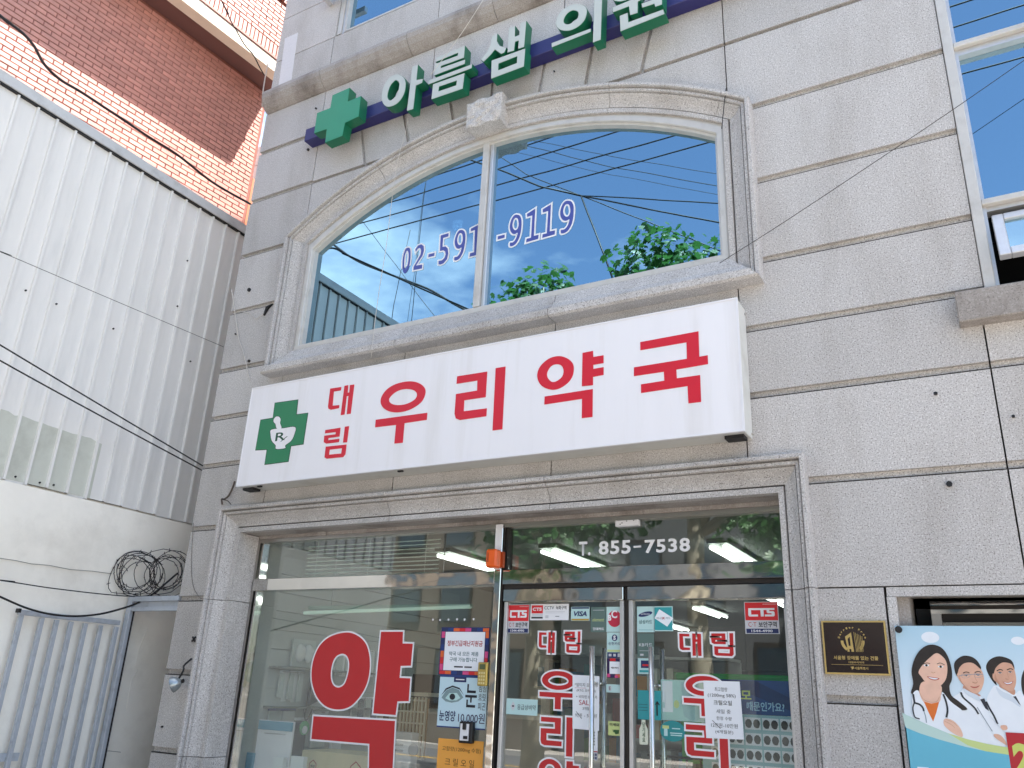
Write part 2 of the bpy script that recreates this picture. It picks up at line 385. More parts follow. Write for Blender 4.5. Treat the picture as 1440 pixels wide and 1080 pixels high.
# mouldings swept round the openings -----------------------------------------
def sweep(name, secs, m='granite', parent=None):
    n = len(secs[0]); v = [p for s in secs for p in s]; f = []
    for i in range(len(secs)-1):
        for k in range(n-1): f.append((i*n+k, i*n+k+1, (i+1)*n+k+1, (i+1)*n+k))
    f += [list(range(n)), list(range((len(secs)-1)*n, len(secs)*n))[::-1]]
    return MB().add(v, f).build(name, m, parent or BLD)
PROF = [(1., .06), (1., -.095), (.975, -.106), (.87, -.106), (.845, -.100), (.84, -.050), (.815, -.050), (.81, -.074), (.79, -.078), (.71, -.078), (.69, -.070), (.685, -.045), (.665, -.045), (.655, -.058), (.61, -.050), (.54, -.034), (.45, -.018), (.35, -.006), (.23, .002), (.22, .034), (.19, .034), (.18, .0), (.17, -.008), (.0, -.008), (.0, .06)]
def v_piece(x, sgn, wd, za, zb, top=False, bot=False, prof=PROF, nm='surround_stone'):   # jamb stone; top/bot = mitred end
    g = .0025
    lo = [(x+sgn*u*wd, y, za+(-u*wd if bot else g)) for u, y in prof]; hi = [(x+sgn*u*wd, y, zb+(u*wd if top else -g)) for u, y in prof]
    return sweep(nm, [lo, hi])
def h_piece(z, sgn, wd, xa, xb, ml=False, mr=False, prof=PROF):
    g = .0025
    a = [(xa+(-u*wd if ml else g), y, z+sgn*u*wd) for u, y in prof]; b = [(xb+(u*wd if mr else -g), y, z+sgn*u*wd) for u, y in prof]
    return sweep('surround_stone', [a, b])
# shopfront surround
DX0, DX1, DZ, DW = -5.69, -1.09, 2.83, .215
for za, zb, t in ((0, .41, 0), (.41, 1.026, 0), (1.026, 2.25, 0), (2.25, DZ, 1)):
    v_piece(DX0, -1, DW, za, zb, top=t); v_piece(DX1, 1, DW*.84, za, zb, top=False) if not t else None
sweep('surround_stone', [[(DX1+u*DW*.84, y, 2.2525) for u, y in PROF], [(DX1+u*DW*.84, y, DZ+u*DW) for u, y in PROF]])
cut = [DX0, -4.066, -2.657, DX1]
for i in range(3):
    a = [(cut[i]-(u*DW if i == 0 else -.0025), y, DZ+u*DW) for u, y in PROF]; b = [(cut[i+1]+(u*DW*.84 if i == 2 else -.0025), y, DZ+u*DW) for u, y in PROF]
    sweep('surround_stone', [a, b])
# reveal stones inside the shopfront opening
for za, zb in ((0, 1.026), (1.026, 2.25), (2.25, DZ-.004)):
    box('reveal_stone', DX0-.06, DX0-.001, .058, .36, za+.0025, zb-.0025, 'granite', BLD)
    box('reveal_stone', DX1+.001, DX1+.06, .058, .36, za+.0025, zb-.0025, 'granite', BLD)
for a, b in ((DX0-.06, -4.9), (-4.9, -3.2), (-3.2, -2.05), (-2.05, DX1+.06)):
    box('soffit_stone', a+.002, b-.002, .058, .21, DZ+.001, DZ+.05, 'granite_smooth', BLD); box('soffit_stone', a+.002, b-.002, .215, .40, DZ-.028, DZ+.05, 'granite_smooth', BLD)
# arched window surround
AW = .235; AX0, AX1, AZ0 = CX-2.05, CX+2.05, 4.495
def arc_piece(xa, xb, ml=False, mr=False, n=12):
    secs = []
    for i in range(n+1):
        s = []
        for u, y in PROF:
            A = xa if not ml else xa-u*.22; B = xb if not mr else xb+u*.22
            # ends follow the radius between inner and outer circle
            fa = CX+(A-CX)*(1 if ml else 1+.06*u); fb = CX+(B-CX)*(1 if mr else 1+.06*u)
            x = fa+(fb-fa)*i/n; s.append((x, y, arc_z(u, x)))
        secs.append(s)
    return sweep('arch_stone', secs)
arc_piece(AX0, -4.50, ml=True); arc_piece(-4.495, -3.42); arc_piece(-3.28, -2.24); arc_piece(-2.235, -1.39); arc_piece(-1.387, AX1, mr=True, n=4)
def jamb(sg, x):
    lo = [(x+sg*u*AW, y, AZ0-u*AW) for u, y in PROF]; hi = [(x+sg*u*.22, y, arc_z(u, x+sg*u*.22)-.003) for u, y in PROF]
    lo2 = [(h[0], l[1], l[2]) for l, h in zip(lo, hi)]; sweep('surround_stone', [lo2, hi])
jamb(-1, AX0); jamb(1, AX1)
SP = [(1., .06), (1., -.125), (.95, -.145), (.74, -.145), (.70, -.135), (.68, -.11), (.60, -.105), (.56, -.09), (.42, -.068), (.36, -.064), (.34, -.045), (.0, -.012), (.0, .06)]
cut = [AX0, -4.085, -2.65, AX1]
for i in range(3):
    sweep('sill_stone', [[(cut[i]-(u*.22 if i == 0 else -.0025), y, AZ0-u*AW) for u, y in SP], [(cut[i+1]+(u*.22 if i == 2 else -.0025), y, AZ0-u*AW) for u, y in SP]])
# keystone with a rock face
kb = bmesh.new(); NK = 14
kz = lambda s: (6.235+s*.275)
kg = [[kb.verts.new((-3.515+i/NK*.345+(.02*(i/NK-.5))*(j/NK), -.155-random.uniform(0, .016)*(0 < i < NK and 0 < j < NK)-.012*math.sin(i*.9)*math.cos(j*.7), kz(j/NK)-.03*(i/NK-.5)*0)) for i in range(NK+1)] for j in range(NK+1)]
for j in range(NK):
    for i in range(NK): kb.faces.new((kg[j][i], kg[j][i+1], kg[j+1][i+1], kg[j+1][i]))
ring = [kg[0][i] for i in range(NK+1)]+[kg[j][NK] for j in range(1, NK+1)]+[kg[NK][i] for i in range(NK-1, -1, -1)]+[kg[j][0] for j in range(NK-1, 0, -1)]
bk = [kb.verts.new((v.co.x*.92+CX*.08 if v.co.z < 6.3 else v.co.x, .03, v.co.z)) for v in ring]
for i in range(len(ring)): kb.faces.new((ring[i-1], ring[i], bk[i], bk[i-1]))
me = bpy.data.meshes.new('keystone'); bmesh.ops.recalc_face_normals(kb, faces=kb.faces); kb.to_mesh(me); kb.free(); link('keystone', me, 'granite', BLD)
# cornice
CP = [(.05, 7.495), (-.015, 7.497), (-.05, 7.515), (-.095, 7.555), (-.13, 7.61), (-.14, 7.66), (-.125, 7.71), (-.09, 7.755), (-.05, 7.785), (.05, 7.80)]
cx = [XL-.12, -5.464, -4.331, -3.344, -2.2, -1.1, .03, 1.15, 2.3, 3.4, XR+.1]
for i in range(len(cx)-1):
    a, b = cx[i]+.003, cx[i+1]-.003
    if i == 0: secs = [[(a+.1+.0*y, min(y, .0)*.35+.02, 7.6+(z-7.6)*.45) for y, z in CP], [(a+.12, y*.8+.01, 7.63+(z-7.63)*.85) for y, z in CP], [(a+.16, y, z) for y, z in CP], [(b, y, z) for y, z in CP]]
    else: secs = [[(a, y, z) for y, z in CP], [(b, y, z) for y, z in CP]]
    sweep('cornice_stone', secs, 'granite_smooth')

# arched window --------------------------------------------------------------
AWN = bpy.data.objects.new('arched_window', None); COL.objects.link(AWN); AWN.parent = BLD; AWN['label'] = 'wide arched window with blue mirror glass and white frame'
def gl_z(x): return 2.056+math.sqrt(4.107**2-(x-CX)**2)
gx0, gx1, gz0 = CX-2.015, CX+2.015, 4.535
FP = [(0, .10), (0, .02), (.018, .012), (.055, .012), (.06, .02), (.06, .035), (.075, .04), (.078, .10)]     # frame profile: inwards from the stone
secs = []
for i in range(25):
    t = i/24; s = []
    for u, y in FP:
        x = AX0+u+(AX1-AX0-2*u)*t; s.append((x, y, arc_z(0, AX0+(AX1-AX0)*t)-u*1.02))
    secs.append(s)
sweep('frame', secs, 'alu_white', AWN)
for sg, x in ((1, AX0), (-1, AX1)): sweep('frame', [[(x+sg*u, y, AZ0+u) for u, y in FP], [(x+sg*u, y, arc_z(0, x)-u*1.02) for u, y in FP]], 'alu_white', AWN)
sweep('frame', [[(AX0+u, y, AZ0+u) for u, y in FP], [(AX1-u, y, AZ0+u) for u, y in FP]], 'alu_white', AWN)
mq = [(-3.384,6.193),(-3.385,4.497),(-3.406,6.2),(-3.308,6.168),(-3.406,4.502),(-3.276,4.489)]
MXm = -3.405
box('mullion', MXm-.035, MXm+.025, .02, .12, AZ0+.07, 6.18, 'alu_white', AWN, bevel=.004)
box('mullion', MXm+.028, MXm+.062, .045, .12, AZ0+.07, 6.17, 'alu', AWN, bevel=.004)
for xa, xb in ((AX0+.05, MXm), (MXm+.05, AX1-.05)):
    n = 20; top = [(xa+(xb-xa)*i/n, arc_z(0, xa+(xb-xa)*i/n)-.05) for i in range(n+1)]
    MB().prism([(xa, AZ0+.05), (xb, AZ0+.05)]+top[::-1], .088, .092).build('pane', 'glass_blue', AWN)
box('downlight', *(-4.302,-4.217,5.989,6.078)[:2], .85, .9, *(-4.302,-4.217,5.989,6.078)[2:], mat('lamp_warm', '#fff4e4', emit=2.2), AWN)
# tall window at the right
RW = bpy.data.objects.new('side_window', None); COL.objects.link(RW); RW.parent = BLD; RW['label'] = 'tall window at the right edge with blue glass and a tilted open sash'
def frame_rect(nm, x0, x1, z0, z1, wd, y0, y1, m, p):
    box(nm, x0, x0+wd, y0, y1, z0, z1, m, p, bevel=.003); box(nm, x1-wd, x1, y0, y1, z0, z1, m, p, bevel=.003)
    box(nm, x0+wd, x1-wd, y0+.001, y1, z0, z0+wd, m, p); box(nm, x0+wd, x1-wd, y0+.001, y1, z1-wd, z1, m, p)
box('frame', .165, .225, -.012, .12, 3.935, 6.90, 'alu_white', RW, bevel=.004); box('frame', 1.73, 1.79, -.012, .12, 3.935, 6.90, 'alu_white', RW, bevel=.004)
box('frame', .226, .246, .03, .12, 3.935, 6.90, 'alu', RW); box('frame', .226, 1.73, .0, .12, 6.84, 6.90, 'alu_white', RW)
box('frame', .226, 1.73, .0, .12, 3.935, 3.96, 'alu_white', RW)
box('transom', .226, 1.729, -.002, .12, 4.505, 4.545, 'alu_white', RW, bevel=.004); box('transom', .226, 1.729, .04, .12, 4.475, 4.503, 'alu', RW)
box('transom', .226, 1.729, -.002, .12, 5.705, 5.745, 'alu_white', RW, bevel=.004); box('transom', .226, 1.729, .035, .12, 5.66, 5.703, 'alu', RW)
box('pane', .247, 1.729, .086, .09, 4.546, 5.659, 'glass_blue', RW); box('pane', .247, 1.729, .086, .09, 5.746, 6.839, 'glass_blue', RW)
box('mullion', .98, 1.03, .0, .12, 3.961, 4.474, 'alu_white', RW)
SA = bpy.data.objects.new('open_sash', None); COL.objects.link(SA); SA.parent = RW
def tilt(o, x=.26, z=4.44, y=.03, a=-22):
    me = o.data; r = Matrix.Rotation(math.radians(a), 4, 'X'); c = Vector((0, y, z))
    for v in me.vertices: v.co = c+r @ (v.co-c)
for args in ((.265, .325, .03, .075, 4.07, 4.44), (.905, .965, .03, .075, 4.07, 4.44), (.326, .904, .03, .075, 4.385, 4.44), (.326, .904, .03, .075, 4.07, 4.13)): tilt(box('sash_rail', *args, 'alu', SA, bevel=.004))
tilt(box('sash_pane', .326, .904, .05, .054, 4.131, 4.384, 'glass_blue', SA))
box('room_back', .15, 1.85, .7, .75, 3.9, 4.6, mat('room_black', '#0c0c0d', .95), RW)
for (x0, x1) in ((.008, .93), (.936, 1.95)): box('sill_stone', x0, x1, -.10, .04, 3.725, 3.918, 'granite_smooth', BLD, bevel=.006)
# upper window above the cornice
UW = bpy.data.objects.new('upper_window', None); COL.objects.link(UW); UW.parent = BLD
box('frame', -5.455, -5.40, .015, .1, 8.262, 9.9, 'alu_white', UW); box('frame', -5.397, -5.37, .03, .1, 8.262, 9.9, 'alu', UW); box('frame', -5.365, -5.335, .02, .1, 8.262, 9.9, 'alu_white', UW)
box('frame', -5.334, -1.9, .02, .1, 8.262, 8.285, 'alu_white', UW); box('frame', -5.334, -1.9, .02, .1, 9.86, 9.9, 'alu_white', UW)
box('mullion', -3.7, -3.64, .02, .1, 8.286, 9.859, 'alu_white', UW)
box('pane', -5.334, -3.7, .075, .079, 8.286, 9.859, 'glass_blue', UW); box('pane', -3.64, -1.9, .075, .079, 8.286, 9.859, 'glass_blue', UW)
br = MB(); br.box(-5.62, -5.56, -.12, -.002, 8.72, 9.2); br.box(-5.559, -5.30, -.12, -.07, 8.72, 8.79); br.build('bracket', 'alu', UW)
# window recess behind the poster
LW = bpy.data.objects.new('low_window', None); COL.objects.link(LW); LW.parent = BLD
b = MB(); b.box(-.5, -.44, .052, .30, .9, 2.235); b.box(-.438, 1.99, .052, .199, 2.215, 2.235); b.build('reveal_stone', 'granite_smooth', LW)
box('lintel_stone', -.545, 1.99, .0, .05, 2.205, 2.255, 'granite', LW); box('jamb_stone', -.548, -.50, .0, .05, .9, 2.203, 'granite', LW)
box('frame', -.35, 1.99, .20, .26, 2.176, 2.198, 'steel', LW); box('frame', -.35, 1.99, .20, .26, 2.132, 2.154, 'steel', LW); box('frame', -.35, 1.99, .22, .26, 2.155, 2.175, 'dark_metal', LW); box('frame', -.35, -.30, .20, .26, .9, 2.131, 'steel_dull', LW); box('frame', -.299, 1.99, .21, .26, 2.09, 2.131, 'dark_metal', LW)
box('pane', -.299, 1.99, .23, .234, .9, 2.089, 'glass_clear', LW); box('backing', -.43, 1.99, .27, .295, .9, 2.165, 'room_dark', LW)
# small holes, bolts and scars in the cladding
def bolt(nm, p, r=.018, m='rubber', y=-.004, lab=None, parent=BLD):
    o = MB().tube([(p[0], y-.012, p[1]), (p[0], y+.012, p[1])], r, 8).build(nm, m, parent); return o
for p, r in zip([(-0.1619,2.808),(0.1966,3.159),(-0.1647,3.343),(-6.12,5.285),(-6.204,4.816),(-5.947,4.486),(-5.576,7.31),(-5.596,6.795),(-2.736,6.678),(-6.251,1.224)], (.016, .008, .010, .02, .007, .014, .01, .014, .006, .008)): bolt('drill_hole', p, r)
o = MB().tube([(p[0], -.006, p[1]) for p in [(-5.752,5.052),(-5.813,5.026),(-5.845,4.948)]], [.008, .022, .012], 6).build('anchor_bolt', 'rubber', BLD)
o = shape('filler_patch', [[(-6.26,8.545),(-6.062,8.543),(-6.035,7.87),(-6.227,7.866)]], -.002, .0, mat('filler', '#d6d4d6', .7, noise=.05, nscale=40), BLD)
for sgn in (1, -1):
    b = [(-6.044,1.929)]; o = MB(); o.obox((b[0][0], -.012, b[0][1]), Vector((.707, 0, .707*sgn)), Vector((0, 1, 0)), Vector((-.707*sgn, 0, .707)), .028, .004, .006); o.build('cross_bracket', 'rubber', BLD)


# ================================================================ clinic sign (channel letters on a blue rail)
mat('green_side', '#17694a', .38, noise=.04, nscale=6); mat('green_face', '#2f8d6c', .4, noise=.03, nscale=5); mat('letter_face', '#bcc1bb', .4, noise=.03, nscale=5)
mat('navy', '#2b2a66', .35, noise=.05, nscale=4)
CS = thing('clinic_sign', 'off-white and green raised clinic letters on a dark blue rail above the arched window', 'sign')
box('rail', -5.54, -.05, -.13, -.002, 6.797, 6.945, 'navy', CS, bevel=.004)
def channel(nm, polys, fm='letter_face', y=-.235, p=CS):
    o = shape(nm, polys, y+.004, -.131, 'green_side', p); shape('face', polys, y, y+.0035, fm, o, off=-.003); return o
channel('cross', [[(-5.126,7.145),(-4.904,7.155),(-4.902,6.986),(-4.737,6.992),(-4.731,6.747),(-4.899,6.728),(-4.908,6.581),(-5.13,6.574),(-5.135,6.736),(-5.3,6.741),(-5.303,6.991),(-5.13,6.992)]], 'green_face')
channel('letter', [smooth([(-4.324,7.092),(-4.235,7.031),(-4.192,6.94),(-4.195,6.826),(-4.238,6.752),(-4.309,6.721),(-4.392,6.738),(-4.45,6.807),(-4.473,6.907),(-4.459,7.007),(-4.41,7.076)]), smooth([(-4.315,7.016),(-4.275,6.971),(-4.27,6.9),(-4.288,6.838),(-4.33,6.803),(-4.365,6.804),(-4.394,6.849),(-4.396,6.913),(-4.375,6.981),(-4.343,7.009)])])
channel('letter', [[(-4.134,7.108),(-4.067,7.106),(-4.065,6.925),(-3.991,6.91),(-3.995,6.864),(-4.065,6.86),(-4.067,6.594),(-4.143,6.599)]])
channel('letter', [[(-3.861,7.103),(-3.543,7.112),(-3.543,6.971),(-3.793,6.977),(-3.796,6.956),(-3.528,6.947),(-3.53,6.896),(-3.863,6.896),(-3.862,7.032),(-3.618,7.027),(-3.614,7.056),(-3.861,7.05)]])
channel('letter', [[(-3.922,6.865),(-3.446,6.862),(-3.45,6.816),(-3.926,6.816)]])
channel('letter', [[(-3.869,6.8),(-3.522,6.793),(-3.529,6.621),(-3.871,6.629)], [(-3.795,6.744),(-3.603,6.737),(-3.606,6.688),(-3.796,6.694)]])
channel('letter', [[(-3.257,7.1),(-3.198,7.103),(-3.199,7.02),(-3.167,6.951),(-3.095,6.901),(-3.116,6.853),(-3.149,6.851),(-3.216,6.927),(-3.254,6.888),(-3.327,6.836),(-3.361,6.877),(-3.298,6.934),(-3.266,7.004)]])
channel('letter', [[(-3.083,7.114),(-3.018,7.111),(-3.015,6.989),(-2.974,6.99),(-2.969,7.12),(-2.906,7.118),(-2.915,6.832),(-2.979,6.835),(-2.976,6.927),(-3.01,6.927),(-3.015,6.833),(-3.085,6.838)]])
channel('letter', [[(-3.245,6.819),(-2.902,6.813),(-2.908,6.619),(-3.237,6.616)], [(-3.167,6.753),(-2.982,6.758),(-2.984,6.687),(-3.166,6.682)]])
channel('letter', [smooth([(-2.404,7.077),(-2.344,7.026),(-2.323,6.969),(-2.337,6.891),(-2.386,6.839),(-2.467,6.822),(-2.546,6.851),(-2.599,6.905),(-2.615,6.971),(-2.594,7.043),(-2.538,7.088),(-2.469,7.099)]), smooth([(-2.454,7.028),(-2.411,6.993),(-2.404,6.952),(-2.424,6.913),(-2.478,6.897),(-2.52,6.913),(-2.539,6.949),(-2.527,6.997),(-2.495,7.025)])])
channel('letter', [[(-2.651,6.763),(-2.286,6.764),(-2.284,6.725),(-2.647,6.715)]])
channel('letter', [[(-2.259,7.158),(-2.183,7.154),(-2.195,6.607),(-2.268,6.605)]])
channel('letter', [[(lambda c_: (c_[0]+.135*math.cos(a*.25), c_[1]+.085*math.sin(a*.25)))([(-1.963,7.003)][0]) for a in range(25)], [(lambda c_: (c_[0]+.07*math.cos(a*.4), c_[1]+.042*math.sin(a*.4)))([(-1.963,7.003)][0]) for a in range(15)]])
channel('letter', [[(-2.098,6.898),(-1.849,6.907),(-1.852,6.858),(-1.872,6.857),(-1.876,6.741),(-1.943,6.746),(-1.953,6.842),(-2.091,6.843)]])
channel('letter', [[(-1.846,6.824),(-1.742,6.822),(-1.738,7.036),(-1.664,7.031),(-1.672,6.734),(-1.731,6.736),(-1.739,6.77),(-1.84,6.777)]])
channel('letter', [[(-2.033,6.781),(-1.96,6.784),(-1.955,6.683),(-1.663,6.683),(-1.653,6.631),(-2.026,6.617)]])

# ================================================================ pharmacy sign box
mat('sign_face', '#e9e7ea', .38, noise=.012, nscale=2.5, stretch=(3, 1, .22), dirt='#cdc8c2', dscale=1.6, damt=.4); mat('sign_side', '#d2d2cd', .5, noise=.04, nscale=4, dirt='#8b8474', dscale=4, damt=.4)
SX0, SX1, SZ0, SZ1 = -5.607, -1.224, 3.182, 4.087
PS = thing('pharmacy_sign', 'long white box sign with red pharmacy lettering and green cross', 'sign')
box('sign_box', SX0, SX1, -.203, -.004, SZ0, SZ1, 'sign_side', PS, bevel=.004)
box('sign_panel', SX0+.008, SX1-.008, -.209, -.2035, SZ0+.008, SZ1-.008, 'sign_face', PS)
fr = MB(); e = .008
fr.box(SX0-.002, SX1+.002, -.213, -.19, SZ1-e, SZ1+.003); fr.box(SX0-.002, SX1+.002, -.213, -.19, SZ0-.003, SZ0+e); fr.box(SX0-.002, SX0+e, -.212, -.191, SZ0+e, SZ1-e); fr.box(SX1-e, SX1+.002, -.212, -.191, SZ0+e, SZ1-e)
fr.build('trim', 'white_paint', PS)
for x in (SX0+.09, SX1-.07): box('mounting_foot', x-.07, x+.05, -.15, -.06, SZ0-.022, SZ0-.001, 'rubber', PS)
for x in (SX0+.21, -3.9): box('clip', x, x+.045, -.17, -.15, SZ0-.012, SZ0-.001, 'rubber', PS)
for zz in (SZ0+.03, SZ1-.04): MB().tube([(SX1+.001, -.03, zz), (SX1+.008, -.03, zz)], .008, 6).build('screw', 'steel_dull', PS)
LET = {}
LET['대'] = [[(-4.663,3.949),(-4.541,3.946),(-4.543,3.916),(-4.619,3.917),(-4.613,3.79),(-4.538,3.786),(-4.539,3.759),(-4.627,3.757),(-4.654,3.769),(-4.662,3.792)], [(-4.508,3.952),(-4.468,3.952),(-4.465,3.885),(-4.447,3.884),(-4.449,3.95),(-4.403,3.948),(-4.404,3.694),(-4.446,3.694),(-4.451,3.855),(-4.47,3.854),(-4.47,3.695),(-4.51,3.694)]]
LET['림'] = [[(-4.657,3.583),(-4.495,3.584),(-4.495,3.509),(-4.612,3.509),(-4.614,3.491),(-4.492,3.49),(-4.494,3.462),(-4.628,3.463),(-4.657,3.478),(-4.661,3.534),(-4.539,3.533),(-4.54,3.553),(-4.657,3.554)], [(-4.449,3.587),(-4.405,3.587),(-4.407,3.451),(-4.449,3.453)], [(-4.629,3.437),(-4.409,3.432),(-4.409,3.351),(-4.429,3.329),(-4.602,3.333),(-4.628,3.346)], [(-4.583,3.407),(-4.451,3.406),(-4.454,3.361),(-4.584,3.365)]]
LET['우'] = [smooth([(-3.838,3.892),(-3.743,3.865),(-3.681,3.817),(-3.667,3.765),(-3.698,3.701),(-3.789,3.655),(-3.903,3.642),(-4.01,3.664),(-4.086,3.718),(-4.103,3.786),(-4.057,3.851),(-3.966,3.888)]), smooth([(-3.854,3.83),(-3.783,3.809),(-3.747,3.772),(-3.763,3.73),(-3.84,3.703),(-3.933,3.705),(-4.001,3.732),(-4.02,3.77),(-3.981,3.809),(-3.924,3.83)]), [(-4.134,3.608),(-3.632,3.603),(-3.632,3.546),(-3.843,3.545),(-3.842,3.386),(-3.923,3.388),(-3.923,3.54),(-4.132,3.545)]]
LET['리'] = [[(-3.379,3.865),(-3.11,3.862),(-3.11,3.659),(-3.299,3.66),(-3.297,3.572),(-3.094,3.569),(-3.095,3.508),(-3.326,3.507),(-3.364,3.524),(-3.378,3.564),(-3.378,3.72),(-3.189,3.722),(-3.192,3.803),(-3.38,3.804)], [(-3.037,3.878),(-2.952,3.878),(-2.952,3.391),(-3.034,3.391)]]
LET['약'] = [smooth([(-2.509,3.888),(-2.437,3.855),(-2.395,3.803),(-2.394,3.735),(-2.427,3.679),(-2.496,3.641),(-2.566,3.64),(-2.645,3.683),(-2.681,3.757),(-2.662,3.829),(-2.592,3.881)]), smooth([(-2.531,3.829),(-2.489,3.812),(-2.47,3.77),(-2.481,3.726),(-2.521,3.699),(-2.562,3.699),(-2.597,3.738),(-2.6,3.779),(-2.572,3.82)]), [(-2.324,3.882),(-2.244,3.884),(-2.241,3.837),(-2.163,3.837),(-2.163,3.779),(-2.241,3.778),(-2.24,3.747),(-2.162,3.748),(-2.162,3.691),(-2.242,3.688),(-2.241,3.627),(-2.325,3.631)], [(-2.615,3.595),(-2.242,3.598),(-2.242,3.396),(-2.322,3.397),(-2.322,3.538),(-2.616,3.535)]]
LET['국'] = [[(-1.892,3.889),(-1.486,3.895),(-1.487,3.714),(-1.431,3.715),(-1.431,3.654),(-1.644,3.649),(-1.642,3.587),(-1.486,3.586),(-1.486,3.403),(-1.569,3.404),(-1.571,3.523),(-1.89,3.52),(-1.89,3.581),(-1.727,3.583),(-1.729,3.647),(-1.94,3.648),(-1.939,3.711),(-1.57,3.713),(-1.569,3.831),(-1.892,3.829)]]
for k, polys in LET.items():
    shape('letter', polys, -.2125, -.2095, 'red_sign', PS)
mat('sign_green', '#2a7d55', .4, noise=.02, nscale=4); mat('sign_green_dark', '#0f4a33', .45)
cq = [(-5.291,3.904),(-5.02,3.897),(-5.014,3.762),(-4.882,3.759),(-4.886,3.487),(-5.024,3.486),(-5.029,3.351),(-5.299,3.35),(-5.301,3.484),(-5.438,3.492),(-5.434,3.765),(-5.286,3.765)]
EM = shape('cross_emblem', [cq], -.2110, -.2095, 'sign_green_dark', PS, off=.004)
shape('cross_fill', [cq], -.2120, -.2112, 'sign_green', EM, off=-.002)
bw = smooth([(-5.281,3.658),(-5.139,3.655),(-5.005,3.649),(-5.003,3.582),(-5.029,3.53),(-5.089,3.497),(-5.086,3.472),(-5.189,3.476),(-5.202,3.509),(-5.255,3.554),(-5.282,3.614)], 4); pe = smooth([(-5.273,3.75),(-5.251,3.773),(-5.213,3.767),(-5.19,3.74),(-5.189,3.707),(-5.164,3.66),(-5.219,3.662),(-5.243,3.705),(-5.266,3.724)], 4)
shape('mortar_outline', [bw], -.2125, -.2122, 'sign_green_dark', EM, off=.006); shape('mortar', [bw], -.2131, -.2127, 'sign_face', EM)
shape('pestle_outline', [pe], -.2123, -.21215, 'sign_green_dark', EM, off=.005); shape('pestle', [pe], -.21285, -.2126, 'sign_face', EM)
text('lettering', 'R', (-5.217,-5.102,3.546,3.621), -.2135, 'sign_green_dark', EM, bold=.012)
shape('lettering', [[(-5.088,3.576),(-5.073,3.576),(-5.142,3.536),(-5.155,3.536)]], -.2136, -.2134, 'sign_green_dark', EM)

def put(name, ch, bx, y, m, parent, off=0., d=.001):
    """a sign letter scaled into another box"""
    ps = LET[ch]; xs = [p[0] for q in ps for p in q]; zs = [p[1] for q in ps for p in q]; x0, x1, z0, z1 = bx
    f = lambda p: (x0+(p[0]-min(xs))/(max(xs)-min(xs))*(x1-x0), z0+(p[1]-min(zs))/(max(zs)-min(zs))*(z1-z0))
    return shape(name, [[f(p) for p in q] for q in ps], y-d, y, m, parent, off=off)

# ================================================================ phone number on the arched window
mat('blue_vinyl', '#444f9c', .4); WY = .0865
NB = thing('phone_number_lettering', 'blue phone number with white outline stuck on the arched window glass', 'lettering')
DG = {'9': [smooth([(-2.618,5.404),(-2.581,5.38),(-2.561,5.323),(-2.563,5.227),(-2.58,5.158),(-2.614,5.109),(-2.653,5.095),(-2.681,5.101),(-2.683,5.133),(-2.65,5.131),(-2.618,5.157),(-2.6,5.215),(-2.631,5.21),(-2.663,5.222),(-2.689,5.261),(-2.696,5.315),(-2.678,5.374),(-2.65,5.404)], 3), smooth([(-2.628,5.373),(-2.606,5.357),(-2.594,5.309),(-2.597,5.273),(-2.611,5.251),(-2.635,5.25),(-2.657,5.275),(-2.666,5.314),(-2.656,5.356),(-2.642,5.371)], 4)],
      '0': [smooth([(-4.229,5.354),(-4.191,5.333),(-4.175,5.276),(-4.172,5.195),(-4.187,5.126),(-4.218,5.094),(-4.248,5.093),(-4.275,5.131),(-4.287,5.198),(-4.287,5.279),(-4.267,5.339)], 4), smooth([(-4.235,5.323),(-4.212,5.297),(-4.201,5.242),(-4.205,5.179),(-4.223,5.143),(-4.239,5.138),(-4.254,5.166),(-4.262,5.232),(-4.258,5.292)], 4)],
      '2': [[(-4.142,5.316),(-4.114,5.35),(-4.076,5.355),(-4.043,5.329),(-4.034,5.282),(-4.046,5.229),(-4.088,5.175),(-4.114,5.138),(-4.039,5.133),(-4.038,5.092),(-4.142,5.096),(-4.142,5.132),(-4.106,5.187),(-4.073,5.244),(-4.069,5.291),(-4.085,5.319),(-4.111,5.317),(-4.134,5.286)]],
      '5': [[(-3.878,5.408),(-3.772,5.412),(-3.771,5.375),(-3.841,5.372),(-3.84,5.274),(-3.8,5.272),(-3.766,5.24),(-3.753,5.186),(-3.764,5.126),(-3.805,5.091),(-3.846,5.085),(-3.873,5.093),(-3.877,5.129),(-3.833,5.127),(-3.799,5.146),(-3.788,5.183),(-3.799,5.217),(-3.826,5.235),(-3.872,5.235)]]}
def digit(ch, bx):
    ps = DG[ch]; xs = [p[0] for q in ps for p in q]; zs = [p[1] for q in ps for p in q]
    f = lambda p: (bx[0]+(p[0]-min(xs))/(max(xs)-min(xs))*(bx[1]-bx[0]), bx[2]+(p[1]-min(zs))/(max(zs)-min(zs))*(bx[3]-bx[2]))
    polys = [[f(p) for p in q] for q in ps]
    o = shape('digit', polys, WY-.0008, WY-.0004, 'white_vinyl', NB, off=.014); shape('digit_fill', polys, WY-.0016, WY-.0012, 'blue_vinyl', o)
def one(poly):
    o = shape('digit', [poly], WY-.0008, WY-.0004, 'white_vinyl', NB, off=.015); shape('digit_fill', [poly], WY-.0016, WY-.0012, 'blue_vinyl', o)
for ch, bx in (('0', (-4.272,-4.185,5.090,5.351)), ('2', (-4.140,-4.041,5.096,5.348)), ('5', (-3.871,-3.772,5.089,5.389)), ('9', (-3.714,-3.603,5.091,5.388)),
               ('9', (-3.160,-3.046,5.095,5.392)), ('9', (-2.687,-2.564,5.095,5.394))): digit(ch, bx)
